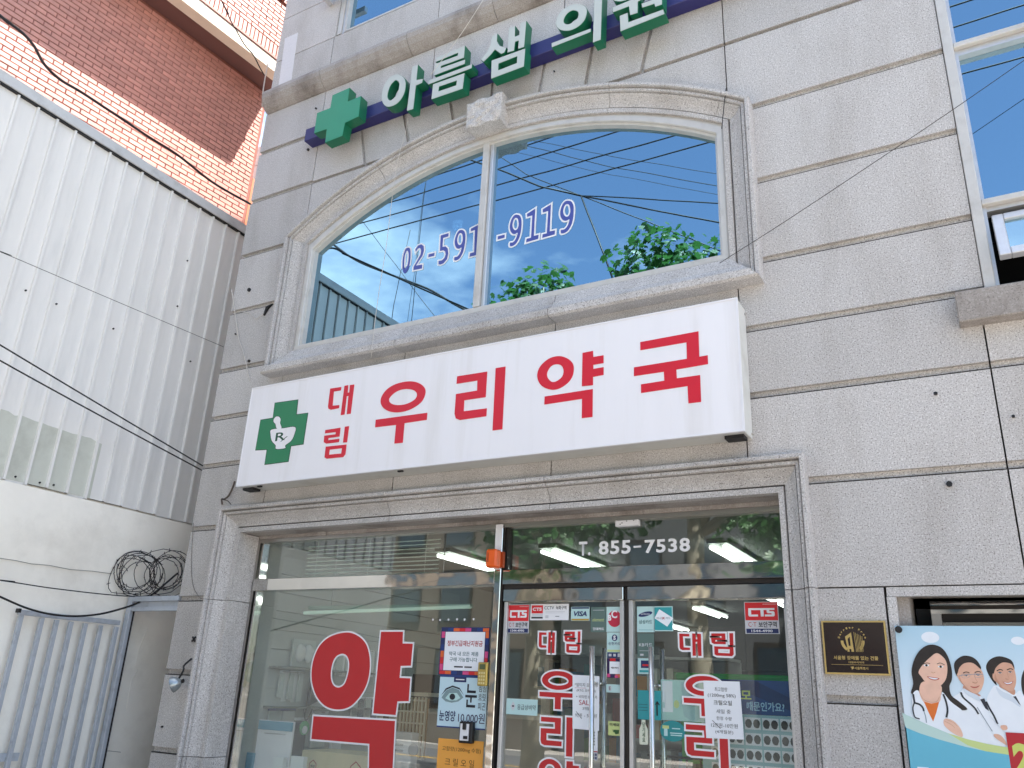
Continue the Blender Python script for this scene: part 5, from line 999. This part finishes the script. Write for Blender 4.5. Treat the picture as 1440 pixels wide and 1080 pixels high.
# ================================================================ plaque
PB = (-0.900,-0.567,1.790,2.074); PL = thing('wall_plaque', 'dark bronze plaque with gold frame and emblem on the granite pier', 'plaque')
mat('gold', '#d8bd7c', .3, .75); mat('plaque_face', '#2c201d', .12, .1, spec=.7)
box('backing', PB[0], PB[1], -.018, -.001, PB[2], PB[3], 'gold', PL); e = .009
b = MB(); b.box(PB[0], PB[1], -.024, -.0185, PB[3]-e, PB[3]); b.box(PB[0], PB[1], -.024, -.0185, PB[2], PB[2]+e); b.box(PB[0], PB[0]+e, -.024, -.0185, PB[2]+e, PB[3]-e); b.box(PB[1]-e, PB[1], -.024, -.0185, PB[2]+e, PB[3]-e); b.build('frame', 'gold', PL)
box('face', PB[0]+e, PB[1]-e, -.0205, -.0186, PB[2]+e, PB[3]-e, 'plaque_face', PL)
EM2 = bpy.data.objects.new('emblem', None); COL.objects.link(EM2); EM2.parent = PL
q = lambda u, v: (PB[0]+(PB[1]-PB[0])*u, PB[2]+(PB[3]-PB[2])*v); py = -.0216
shape('emblem_shape', [[q(*p) for p in ((.36, .70), (.46, .78), (.48, .42), (.44, .42), (.44, .47), (.41, .47), (.41, .42), (.38, .42), (.38, .52))], [q(*p) for p in ((.395, .66), (.435, .70), (.435, .53), (.405, .53))]], py, py+.0008, 'gold', EM2)
for i in range(6): shape('emblem_line', [[q(.50+i*.024, .79-i*.016), q(.507+i*.024, .785-i*.016), q(.522+i*.02, .42), q(.514+i*.02, .42)]], py, py+.0008, 'gold', EM2)
cc = q(.47, .62); R1, R2 = .062, .047
def arcp(a0, a1, ra, rb, n=10): return [(cc[0]+ra*math.cos(a0+(a1-a0)*i/n), cc[1]+ra*math.sin(a0+(a1-a0)*i/n)) for i in range(n+1)]+[(cc[0]+rb*math.cos(a1+(a0-a1)*i/n), cc[1]+rb*math.sin(a1+(a0-a1)*i/n)) for i in range(n+1)]
shape('emblem_arc', [arcp(math.radians(178), math.radians(235), R1, R2)], py, py+.0008, 'gold', EM2); shape('emblem_arc', [arcp(math.radians(2), math.radians(-50), R1, R2)], py, py+.0008, 'gold', EM2)
for i, ch in enumerate('Barrier Free'):
    a = math.radians(165-i*13.6)
    if ch != ' ':
        p = (cc[0]+.066*math.cos(a), cc[1]+.066*math.sin(a)); o = text('emblem_letter', ch, (-.0045, .0045, 0, .011 if ch in 'BFi' else .008), 0, 'gold', EM2, bold=.03)
        rot = Matrix.Rotation(math.pi/2-a, 4, 'Y')
        for v in o.data.vertices: v.co = rot @ v.co+Vector((p[0], py, p[1]))
text('lettering', '서울형 장애물 없는 건물', (*[q(.15, 0)[0], q(.84, 0)[0]], q(0, .27)[1], q(0, .345)[1]), py, 'gold', PL, bold=.015); text('lettering', '대림우리약국', (q(.38, 0)[0], q(.62, 0)[0], q(0, .205)[1], q(0, .245)[1]), py, 'gold', PL, bold=.01)
plate('line', (q(.11, 0)[0], q(.9, 0)[0], q(0, .178)[1], q(0, .184)[1]), py+.0008, 'gold', PL, d=.0008); text('lettering', '서울특별시', (q(.46, 0)[0], q(.67, 0)[0], q(0, .095)[1], q(0, .145)[1]), py, 'gold', PL, bold=.01); shape('emblem_mark', [[q(.40, .14), q(.45, .15), q(.45, .115), q(.42, .09), q(.42, .125)]], py, py+.0006, 'gold', PL)

# ================================================================ poster of medical staff (flat print on a board)
DP = thing('staff_poster', 'large clinic advertising board with smiling doctors in white coats at the lower right', 'poster')
m = mat('poster_sky', '#c6dbe8', .35); n = m.node_tree.nodes; l = m.node_tree.links; tcn = n.new('ShaderNodeTexCoord'); sp = n.new('ShaderNodeSeparateXYZ'); l.new(tcn.outputs['Object'], sp.inputs[0])
rp = n.new('ShaderNodeMapRange'); rp.inputs[1].default_value = 1.55; rp.inputs[2].default_value = 2.05; l.new(sp.outputs[2], rp.inputs[0]); cr_ = n.new('ShaderNodeValToRGB'); cr_.color_ramp.elements[0].color = (*lin('#dfe8f0'), 1); cr_.color_ramp.elements[1].color = (*lin('#a9cbdd'), 1); l.new(rp.outputs[0], cr_.inputs[0]); l.new(cr_.outputs[0], n['Principled BSDF'].inputs['Base Color'])
q0 = [(-0.5202,2.046),(-0.5389,1.344)]; PX0 = q0[0][0]; PZ1 = q0[0][1]
box('board', PX0, 1.75, -.032, -.012, .82, PZ1, 'poster_sky', DP)
for x_ in (PX0+.06, 1.6):
    for z_ in (.9, PZ1-.06): box('standoff', x_-.02, x_+.02, -.012, -.001, z_-.02, z_+.02, 'steel_dull', DP)
for nm_, c_ in dict(p_teal='#63b4cc', p_band='#b9d3cc', p_lime='#c3d28a', p_white='#e4e9ef', p_skin='#e3b8a2', p_skin2='#d9ab93', p_skin3='#cfa088', p_hair='#2a2422', p_orange='#d9702c', p_tube='#232a33', p_tie='#2c2f3a', p_red='#b3202c', p_lips='#b5574f', p_shade='#cdd6e0', p_gray='#8e99a4', p_green='#c6cf6a', p_skind='#c08f78').items(): mat(nm_, c_, .35, noise={'p_white': .045, 'p_hair': .25, 'p_teal': .05}.get(nm_, .07 if 'skin' in nm_ else 0), nscale={'p_white': 7, 'p_hair': 26, 'p_teal': 2}.get(nm_, 22))
LYR = [0]
def pr(pts_, m_, sm=True, k=4):
    LYR[0] += 1; y_ = -.0322-.00008*LYR[0]
    return shape('print', [smooth(pts_, k) if sm else pts_], y_-.00006, y_, m_, DP)
def ribbon(pts_, wd, m_):
    P_ = [Vector((a, b)) for a, b in pts_]; P_ = [v for v in open_smooth(P_, 5)]; L_ = []; R_ = []
    for i in range(len(P_)):
        d = (P_[min(i+1, len(P_)-1)]-P_[max(i-1, 0)]).normalized(); nn = Vector((-d.y, d.x))*wd; L_.append(tuple(P_[i]+nn)); R_.append(tuple(P_[i]-nn))
    pr(L_+R_[::-1], m_, sm=False)
for cc_ in ((-0.396,-0.310,1.959,2.016), (0.015,0.075,1.954,1.994)): pr(ell((cc_[0]+cc_[1])/2, (cc_[2]+cc_[3])/2, (cc_[1]-cc_[0])/2, (cc_[3]-cc_[2])/2), 'p_white', sm=False)
# far person, second man, first man, woman, then waves and the red block
pr([(0.0729,1.855),(0.1301,1.883),(0.1902,1.858),(0.1933,1.768),(0.1565,1.716),(0.0741,1.707),(0.0338,1.712),(0.0294,1.769),(0.0442,1.822)], 'p_hair'); pr([(0.0789,1.816),(0.1231,1.837),(0.1589,1.806),(0.1567,1.754),(0.115,1.708),(0.077,1.726),(0.0602,1.77)], 'p_skin')
pr([(0.0103,1.672),(0.0516,1.712),(0.1189,1.696),(0.1849,1.68),(0.2274,1.595),(0.2186,1.473),(0.037,1.461)], 'p_white')
pr([(-0.0991,1.746),(-0.0794,1.756),(-0.0462,1.734),(-0.0064,1.72),(0.0198,1.737),(0.0378,1.699),(0.0791,1.663),(0.0717,1.463),(-0.0803,1.453),(-0.1037,1.539),(-0.124,1.653),(-0.1309,1.692)], 'p_white'); pr([(-0.0473,1.898),(-0.0008,1.883),(0.0112,1.854),(0.0067,1.831),(-0.0097,1.863),(-0.0406,1.859),(-0.0749,1.832),(-0.0826,1.799),(-0.0777,1.759),(-0.0945,1.778),(-0.1106,1.818),(-0.1122,1.851),(-0.0895,1.882)], 'p_hair')
pr([(-0.0537,1.767),(-0.0142,1.748),(-0.0011,1.736),(-0.0101,1.715),(-0.0401,1.734),(-0.0677,1.753)], 'p_skind'); pr([(-0.0385,1.874),(-0.006,1.868),(0.0095,1.837),(0.0107,1.788),(-0.001,1.749),(-0.0195,1.732),(-0.0478,1.744),(-0.0745,1.769),(-0.091,1.795),(-0.077,1.839)], 'p_skin3')
pr([(-0.0476,1.896),(-0.0008,1.883),(0.0108,1.851),(-0.0064,1.865),(-0.0394,1.867),(-0.0704,1.842),(-0.085,1.812),(-0.0924,1.838),(-0.0807,1.878)], 'p_hair')
pr([(-0.0203,1.706),(-0.0019,1.71),(0.014,1.665)], 'p_tie', False); pr([(-0.0831,1.751),(-0.0532,1.728),(-0.0168,1.71),(0.0114,1.659),(-0.0236,1.683),(-0.068,1.708)], 'p_shade')
def eye(q_, r=.0052):
    (x_, z_) = q_[0]; pr(ell(x_, z_, r*1.7, r*.75, 12), 'p_white', False); pr(ell(x_, z_, r*.85, r*.8, 10), 'p_hair', False); ribbon([(x_-r*1.9, z_), (x_-r*.6, z_+r*.9), (x_+r*.8, z_+r*.85), (x_+r*1.9, z_-.001)], .0011, 'p_hair')
for q_ in ([(-0.0555,1.818)], [(-0.0106,1.823)]): eye(q_, .0042)
ribbon([(-0.0683,1.827),(-0.0533,1.834),(-0.041,1.83)], .0022, 'p_hair'); ribbon([(-0.023,1.833),(-0.0072,1.839),(0.0043,1.835)], .0022, 'p_hair')
pr([(-0.0475,1.776),(-0.0277,1.771),(-0.0036,1.78),(-0.0127,1.767),(-0.0334,1.761)], 'p_lips'); pr([(-0.0442,1.774),(-0.0279,1.77),(-0.0077,1.777),(-0.0148,1.769),(-0.0322,1.765)], 'p_white'); pr([(-0.036,1.793),(-0.0232,1.79),(-0.0164,1.795),(-0.0238,1.786),(-0.0339,1.787)], 'p_skind')
ribbon([(-0.0245,1.823),(-0.0226,1.807),(-0.0194,1.795)], .0010, 'p_skind'); ribbon([(-0.0525,1.783),(-0.0481,1.772),(-0.045,1.764)], .0008, 'p_skind'); pr([(-0.0772,1.815),(-0.0722,1.786),(-0.0555,1.754),(-0.0667,1.76),(-0.0826,1.785)], 'p_skind')
pr([(-0.2519,1.714),(-0.2232,1.741),(-0.1936,1.729),(-0.1568,1.704),(-0.1197,1.641),(-0.0821,1.566),(-0.0675,1.51),(-0.0742,1.475),(-0.1596,1.482),(-0.2309,1.493),(-0.2739,1.542),(-0.3127,1.632),(-0.2933,1.685)], 'p_white'); pr([(-0.2215,1.754),(-0.1758,1.723),(-0.1563,1.707),(-0.1661,1.704),(-0.2012,1.719),(-0.2304,1.734)], 'p_skind')
pr([(-0.2029,1.898),(-0.166,1.89),(-0.1419,1.86),(-0.1381,1.81),(-0.1544,1.837),(-0.184,1.849),(-0.216,1.845),(-0.2372,1.828),(-0.2479,1.794),(-0.2576,1.817),(-0.2563,1.858),(-0.233,1.885)], 'p_hair'); pr([(-0.2041,1.864),(-0.1695,1.864),(-0.1428,1.84),(-0.1305,1.807),(-0.1336,1.771),(-0.1532,1.73),(-0.1768,1.716),(-0.2001,1.727),(-0.2267,1.753),(-0.2435,1.779),(-0.2498,1.804),(-0.2369,1.84)], 'p_skin2')
pr([(-0.2031,1.896),(-0.1662,1.889),(-0.1405,1.857),(-0.1393,1.834),(-0.1698,1.862),(-0.2077,1.861),(-0.2347,1.838),(-0.2494,1.807),(-0.2559,1.841),(-0.2403,1.879)], 'p_hair')
for q_ in ([(-0.2093,1.8)], [(-0.155,1.804)]): eye(q_, .0042)
ribbon([(-0.2216,1.812),(-0.207,1.818),(-0.1924,1.814)], .0020, 'p_hair'); ribbon([(-0.1684,1.816),(-0.1527,1.822),(-0.1395,1.818)], .0020, 'p_hair'); pr([(-0.2394,1.801),(-0.2347,1.774),(-0.2165,1.745),(-0.1999,1.729),(-0.2222,1.749),(-0.2406,1.777)], 'p_skind'); ribbon([(-0.1718,1.809),(-0.1694,1.789),(-0.1627,1.775)], .0010, 'p_skind')
for g_ in ([(-0.2286,1.806),(-0.1931,1.809),(-0.1965,1.793),(-0.2171,1.788),(-0.2291,1.793),(-0.2286,1.806)], [(-0.1703,1.811),(-0.1331,1.81),(-0.1374,1.797),(-0.1604,1.792),(-0.1709,1.797),(-0.1703,1.811)]): ribbon(g_, .0006, 'p_gray')
ribbon([(-0.2463,1.796),(-0.228,1.801),(-0.196,1.806),(-0.1694,1.808),(-0.1335,1.808)], .0012, 'p_gray'); pr([(-0.1971,1.75),(-0.1758,1.747),(-0.1542,1.755),(-0.1668,1.744),(-0.1856,1.742)], 'p_lips'); pr([(-0.1848,1.772),(-0.1698,1.768),(-0.1596,1.775),(-0.1672,1.764),(-0.1814,1.765)], 'p_skind')
pr([(-0.1609,1.688),(-0.1416,1.694),(-0.1289,1.635),(-0.1432,1.646)], 'p_tie', False); pr([(-0.23,1.738),(-0.2008,1.722),(-0.1661,1.704),(-0.1622,1.678),(-0.1922,1.693),(-0.2209,1.711)], 'p_shade')
ribbon([(-0.2436,1.719),(-0.2356,1.694),(-0.2082,1.666),(-0.1895,1.644),(-0.1775,1.618)], .004, 'p_tube'); ribbon([(-0.1357,1.679),(-0.1249,1.647),(-0.1111,1.615),(-0.0997,1.576)], .004, 'p_tube'); ribbon([(-0.1793,1.651),(-0.1556,1.6),(-0.1274,1.541)], .0018, 'p_gray')
pr([(-0.1232,1.528),(-0.0993,1.528),(-0.0812,1.509),(-0.0733,1.481),(-0.0924,1.492),(-0.1193,1.513)], 'p_skin2'); pr([(-0.0876,1.569),(-0.0634,1.572),(-0.0611,1.554),(-0.0843,1.55)], 'p_skin2')
ribbon([(-0.1294,1.614),(-0.0992,1.571),(-0.0686,1.535),(-0.0339,1.531)], .0012, 'p_shade')
pr([(-0.3577,1.95),(-0.31,1.939),(-0.2826,1.898),(-0.2715,1.834),(-0.2764,1.78),(-0.2921,1.745),(-0.2881,1.702),(-0.257,1.674),(-0.2241,1.639),(-0.2683,1.635),(-0.3086,1.665),(-0.3356,1.704),(-0.4176,1.721),(-0.429,1.707),(-0.4594,1.699),(-0.4768,1.708),(-0.4611,1.753),(-0.4621,1.815),(-0.4403,1.878),(-0.4033,1.927)], 'p_hair')
pr([(-0.469,1.702),(-0.4406,1.72),(-0.4231,1.673),(-0.3429,1.697),(-0.3275,1.717),(-0.295,1.672),(-0.2441,1.628),(-0.1968,1.566),(-0.1713,1.484),(-0.2557,1.492),(-0.3283,1.507),(-0.4194,1.54),(-0.4726,1.584),(-0.4783,1.637)], 'p_white'); pr([(-0.4124,1.765),(-0.333,1.751),(-0.3377,1.697),(-0.3499,1.666),(-0.3934,1.651),(-0.4239,1.667),(-0.4364,1.717)], 'p_skin'); pr([(-0.4207,1.667),(-0.3861,1.658),(-0.3495,1.668),(-0.3687,1.616),(-0.3887,1.572),(-0.4067,1.621)], 'p_orange', False)
pr([(-0.3491,1.912),(-0.3112,1.903),(-0.2923,1.867),(-0.2916,1.826),(-0.3052,1.779),(-0.3356,1.745),(-0.3625,1.736),(-0.3933,1.75),(-0.4166,1.786),(-0.4299,1.812),(-0.4177,1.844),(-0.3868,1.883)], 'p_skin')
pr([(-0.3579,1.949),(-0.3132,1.939),(-0.2854,1.902),(-0.2858,1.847),(-0.2977,1.881),(-0.3301,1.908),(-0.3653,1.886),(-0.4023,1.851),(-0.4241,1.823),(-0.4331,1.802),(-0.4363,1.843),(-0.4124,1.906)], 'p_hair')
ribbon([(-0.4023,1.851),(-0.385,1.858),(-0.3691,1.855)], .0016, 'p_hair'); ribbon([(-0.3366,1.854),(-0.3198,1.859),(-0.3015,1.85)], .0016, 'p_hair')
for b_ in ((-0.400,-0.375,1.841,1.852), (-0.334,-0.308,1.836,1.846)): pr(ell((b_[0]+b_[1])/2, (b_[2]+b_[3])/2, (b_[1]-b_[0])/2, (b_[3]-b_[2])/2, 12), 'p_white', False); pr(ell((b_[0]+b_[1])/2, (b_[2]+b_[3])/2, .006, .0062, 10), 'p_hair', False)
pr([(-0.391,1.791),(-0.3641,1.788),(-0.3336,1.783),(-0.3496,1.773),(-0.3752,1.776)], 'p_lips'); pr([(-0.3849,1.788),(-0.3644,1.785),(-0.3402,1.782),(-0.3556,1.777),(-0.3747,1.781)], 'p_white'); ribbon([(-0.3687,1.814),(-0.3602,1.809),(-0.3494,1.813)], .0012, 'p_skind')
ribbon([(-0.4377,1.717),(-0.4224,1.68),(-0.3948,1.667),(-0.3622,1.669),(-0.3446,1.693)], .0009, 'p_skind')
ribbon([(-0.467,1.702),(-0.4656,1.668),(-0.4639,1.659),(-0.4419,1.652),(-0.4288,1.636),(-0.4262,1.62)], .0045, 'p_tube'); ribbon([(-0.426,1.621),(-0.4209,1.593),(-0.4203,1.565)], .0022, 'p_gray'); ribbon([(-0.4666,1.659),(-0.4764,1.631),(-0.4718,1.591),(-0.45,1.582)], .003, 'p_tube'); ribbon([(-0.3256,1.707),(-0.3173,1.671),(-0.3153,1.631),(-0.3249,1.595)], .0045, 'p_tube')
pr([(-0.3376,1.584),(-0.321,1.59),(-0.294,1.58),(-0.2722,1.555),(-0.2608,1.524),(-0.266,1.507),(-0.2956,1.518),(-0.3243,1.539),(-0.3404,1.561)], 'p_skin'); ribbon([(-0.3354,1.577),(-0.3087,1.563),(-0.2919,1.548)], .0008, 'p_skind'); ribbon([(-0.326,1.586),(-0.295,1.572),(-0.2785,1.555)], .0008, 'p_skind')
pr([(-0.5303,1.608),(-0.4853,1.587),(-0.4174,1.557),(-0.3265,1.521),(-0.2426,1.498),(-0.1596,1.482),(-0.0689,1.471),(0.0384,1.47),(0.0333,1.436),(-0.0707,1.438),(-0.1644,1.447),(-0.2594,1.463),(-0.3684,1.488),(-0.4549,1.512),(-0.5222,1.538)], 'p_band', False); pr([(-0.3267,1.52),(-0.2426,1.498),(-0.1596,1.482),(-0.0689,1.471),(0.0384,1.47),(0.0333,1.436),(-0.0707,1.438),(-0.1646,1.446),(-0.2462,1.47)], 'p_lime', False)
wv = [(-0.5249,1.538),(-0.4549,1.512),(-0.3684,1.488),(-0.2594,1.463),(-0.1644,1.447),(-0.0707,1.438),(0.0333,1.436),(0.147,1.441)]; pr([(PX0+.001, .825), (1.745, .825), (1.745, wv[-1][1]+.01)]+wv[::-1]+[(PX0+.001, wv[0][1]+.01)], 'p_teal', False)
rb = [(-0.0709,1.54),(0.1641,1.548),(-0.0736,1.336)]; pr([(rb[0][0], rb[0][1]), (rb[0][0]+.55, rb[0][1]), (rb[0][0]+.55, rb[0][1]-.42), (rb[0][0], rb[0][1]-.42)], 'p_red', False)
text('print', '2', (-0.054,0.028,1.356,1.494), -.0322-.00008*(LYR[0]+3), 'p_green', DP, bold=.05)
c9 = (-0.488,-0.435,1.328,1.354); pr(rect(c9), 'p_white', False)
bc = [(-0.5011,2.026)][0]; MB().tube([(bc[0], -.052, bc[1]), (bc[0], -.034, bc[1])], .018, 14).build('bolt', 'rubber', DP, bevel=.002)


# ================================================================ street: ground, road, trees, cables and houses across the road (seen in the glass)
mat('paving', '#8d8780', .85, noise=.12, nscale=3, dirt='#6a655f', dscale=1.2, damt=.4, bump=.3, bscale=20); mat('asphalt', '#4a4a4b', .9, noise=.15, nscale=20)
g = mesh('ground', [(-400, -400, 0), (400, -400, 0), (400, 400, 0), (-400, 400, 0)], [(0, 1, 2, 3)], 'paving', kind='structure')
mesh('road', [(-200, -17, .004), (200, -17, .004), (200, -10.6, .004), (-200, -10.6, .004)], [(0, 1, 2, 3)], 'asphalt', kind='structure')
for yk in (-10.6, -17.15): box('kerb', -60, 60, yk, yk+.15, 0, .13, mat('kerb', '#a19d97', .8, noise=.08, nscale=6), None, kind='structure')
mesh('road_line', [(-60, -13.87, .008), (60, -13.87, .008), (60, -13.73, .008), (-60, -13.73, .008)], [(0, 1, 2, 3)], mat('yellow_line', '#d8a928', .7), kind='structure')
mat('bark', '#8b8574', .85, noise=.25, nscale=6, bump=.4, bscale=12)
def leafmat(nm, c):
    m = mat(nm, c, .45, noise=.25, nscale=1.5); n = m.node_tree.nodes; l = m.node_tree.links; p = n['Principled BSDF']
    tr = n.new('ShaderNodeBsdfTranslucent'); tr.inputs[0].default_value = (*[x*1.6 for x in lin(c)], 1); mi = n.new('ShaderNodeMixShader'); mi.inputs[0].default_value = .35
    l.new(p.outputs[0], mi.inputs[1]); l.new(tr.outputs[0], mi.inputs[2]); l.new(mi.outputs[0], n['Material Output'].inputs[0]); return m
leafmat('leaf', '#35602d')
def plane_tree(lab, x, y, h, cr_, blobs, nl, seed):
    rr = random.Random(seed); t = thing('plane_tree', lab, 'tree', 'street trees', loc=(0, 0, 0))
    b = MB(); tr = [Vector((x, y, 0)), Vector((x+.05, y, 1.5)), Vector((x-.05, y+.05, 3.2)), Vector((x, y, h*.55)), Vector((x+.1, y, h*.85))]; b.tube(tr, [.24, .20, .17, .12, .04], 10)
    for (bx, by, bz, br) in blobs: b.tube([Vector((x, y, h*.42)), Vector(((x+bx)/2, (y+by)/2, (h*.42+bz)/2+.2)), Vector((bx, by, bz+br*.4))], [.10, .06, .015], 6)
    b.build('trunk', 'bark', t, smooth=True)
    c = MB(); LF = [(0, 0), (.28, .10), (.52, .30), (.34, .42), (.42, .72), (.14, .68), (0, 1.), (-.14, .68), (-.42, .72), (-.34, .42), (-.52, .30), (-.28, .10)]
    tot = sum(q[3]**2 for q in blobs)
    for (bx, by, bz, br) in blobs:
        for k in range(int(nl*br*br/tot)):
            u = Vector((rr.gauss(0, 1), rr.gauss(0, 1), rr.gauss(0, 1))).normalized(); rad = br*(rr.random()**.45)*(1+.22*math.sin(u.x*5+bx*3)*math.cos(u.z*6))
            p = Vector((bx, by, bz))+Vector((u.x*rad, u.y*rad, u.z*rad*.85)); s = rr.uniform(.11, .21)
            nrm = (u*.5+Vector((rr.gauss(0, .6), rr.gauss(0, .6), rr.uniform(.1, 1.2)))).normalized(); a = nrm.orthogonal().normalized(); a = (Matrix.Rotation(rr.uniform(0, 6.28), 3, nrm) @ a); d = nrm.cross(a)
            n0 = len(c.v); c.v += [tuple(p+a*(q[0]*s)+d*((q[1]-.5)*s)+nrm*(-.25*s*q[0]*q[0]-.1*s*abs(q[1]-.5))) for q in LF]
            c.f += [[n0+i for i in f] for f in ((0, 1, 2, 3), (0, 3, 4, 5), (0, 5, 6, 7), (0, 7, 8, 9), (0, 9, 10, 11))]
    mesh('crown', c.v, c.f, 'leaf', t)
plane_tree('plane tree at the kerb opposite the display window', -7.9, -9.1, 9.6, 2.4, [(-8.3, -9.2, 9.2, 1.25), (-7.75, -9.0, 9.65, .95), (-9.0, -9.0, 9.0, 1.0), (-8.0, -9.6, 7.2, 1.5), (-6.9, -9.2, 7.4, 1.2), (-8.0, -8.9, 6.2, 1.3), (-8.9, -9.3, 5.8, .9), (-8.2, -9.1, 4.5, 1.1), (-6.9, -9.0, 4.8, 1.1), (-5.9, -9.1, 5.4, .9)], 5600, 4)
plane_tree('plane tree at the kerb opposite the right door', -4.6, -9.0, 10.6, 2.6, [(-5.1, -9.0, 9.75, 1.15), (-4.2, -9.1, 9.1, 1.25), (-5.5, -9.2, 8.4, 1.1), (-4.5, -8.8, 7.8, 1.5), (-3.5, -9.1, 8.4, 1.1), (-4.7, -9.3, 6.4, 1.4), (-3.7, -8.9, 6.0, 1.0), (-3.3, -9.0, 4.6, 1.0), (-2.6, -9.1, 5.4, .9)], 5800, 9)
plane_tree('plane tree further along the kerb to the right', 2.6, -9.1, 9.4, 2.4, [(2.4, -9.0, 8.0, 1.4), (3.2, -9.2, 7.2, 1.3), (1.9, -9.2, 6.8, 1.2), (2.6, -9.0, 5.6, 1.3)], 3200, 14)
# utility cables over the far pavement
def mir(q): return [(a, -9.0, b) for a, b in q]
CN = ['lowest of four long street cables mirrored in the arched window', 'second lowest of four long street cables mirrored in the arched window', 'second highest of four long street cables mirrored in the arched window', 'highest of four long street cables mirrored in the arched window']
for lab, q in zip(CN, ([(-14.23,12.65),(-9.468,12.54),(-9.077,12.63),(-3.715,12.53)], [(-13.84,13.06),(-9.473,12.92),(-9.1,13.02),(-4.32,12.96)], [(-12.93,13.44),(-9.484,13.39),(-9.129,13.51),(-5.615,13.5)], [(-11.71,13.85),(-9.449,13.79),(-9.155,13.95),(-6.886,13.92)])):
    (xa, za), (xb, zb) = q[0], q[-1]; k = (zb-za)/(xb-xa)
    tube('street_cable', [(x, -9.0, za+k*(x-xa)) for x in (-30, -15, xa, xb, 10, 30)], .016, 'rubber', None, label=lab, cat='cable', group='street cables')
tube('street_cable', open_smooth(mir([(-16.24,14.17),(-14.28,12.71),(-13.32,11.97),(-12.2,11.32),(-10.94,10.65),(-10.08,10.04),(-9.068,9.361),(-7.773,8.37)]), 5), .030, 'rubber', None, label='thick sagging street cable mirrored in the left arched pane', cat='cable', group='street cables')
for lab, q, r in (('street wire slanting into the cable knot mirrored right of the mullion', [(-12.36,15.55),(-9.127,13.47),(-7.931,12.63),(-6.873,12.06)], .022), ('second street wire running into the cable knot', [(-9.585,14.3),(-8.326,13.08),(-6.873,12.06)], .012), ('street wire leaving the cable knot almost level', [(-6.873,12.06),(-5.028,11.44),(-3.697,10.98),(-0.2371,9.811)], .014), ('street wire leaving the cable knot towards the tree', [(-6.873,12.06),(-5.033,11.15),(-3.719,10.52),(-0.3574,8.786)], .018), ('street wire dropping from the cable knot behind the leaves', [(-6.873,12.06),(-6.313,10.42),(-5.833,8.988)], .020),
                  ('faint upper street wire mirrored in the right arched pane', [(-9.189,14.52),(-6.157,12.89),(-3.752,11.69),(-0.2371,9.811)], .007), ('faint middle street wire mirrored in the right arched pane', [(-9.18,14.37),(-6.157,12.61),(-3.723,11.38),(-0.2697,9.533)], .009), ('faint lower street wire mirrored in the right arched pane', [(-9.164,14.1),(-6.156,12.4),(-3.731,11.18),(-0.2939,9.327)], .006), ('thin street wire crossing the mirrored cloud', [(-13.24,13.1),(-11.5,10.93)], .008), ('upright street wire mirrored in the left arched pane', [(-11.28,14.09),(-11.29,12.62),(-11.3,9.69)], .009), ('second upright street wire mirrored beside it', [(-11.83,10.94),(-11.91,10.38),(-11.93,9.619)], .009)):
    q = mir(q); a, b = Vector(q[-1]), Vector(q[-2])
    if abs(a.x-b.x) > 1.2: q.append(tuple(a+(a-b).normalized()*14))
    a, b = Vector(q[0]), Vector(q[1])
    if 'knot' not in lab or 'into' in lab: q.insert(0, tuple(a+(a-b).normalized()*(12 if abs(a.x-b.x) > 1.2 else 1.5)))
    tube('street_wire', q, r, 'rubber', None, label=lab, cat='wire', group='street wires')
# houses across the road
def house(lab, x0, x1, y0, hgt, m, cols, rows, wm='dark_window'):
    t = thing('street_house', lab, 'building', 'houses across the road'); box('wall', x0, x1, y0-8, y0, 0, hgt, m, t); box('parapet', x0-.1, x1+.1, y0-8.1, y0+.1, hgt+.001, hgt+.35, 'cream_band', t)
    dx = (x1-x0)/cols; dz = (hgt-1.)/rows
    for i in range(cols):
        for j in range(rows):
            w_ = box('window', x0+dx*(i+.2), x0+dx*(i+.8), y0+.001, y0+.06, .9+dz*j+.3, .9+dz*(j+.8), 'dark_metal', t); box('pane', x0+dx*(i+.24), x0+dx*(i+.76), y0+.061, y0+.07, .9+dz*j+.36, .9+dz*(j+.75), wm, w_)
mat('dark_window', '#22303a', .08, spec=.8); mat('house_beige', '#5f564b', .85, noise=.06, nscale=2); mat('house_grey', '#4c4e4f', .85, noise=.06, nscale=2); mat('house_brick', '#4f332a', .85, noise=.1, nscale=8); mat('house_white', '#6f6e6b', .8, noise=.04, nscale=2)
house('beige three-storey house across the road', -22, -13.5, -19.5, 9.0, 'house_beige', 4, 3); house('pale grey block across the road opposite the doors', -13, -5, -20.5, 10.5, 'house_grey', 4, 3); house('white low shop house across the road', -4.4, 2, -19.5, 7.2, 'house_white', 3, 2); house('brick house across the road at the right', 2.6, 11, -20, 10, 'house_brick', 4, 3)
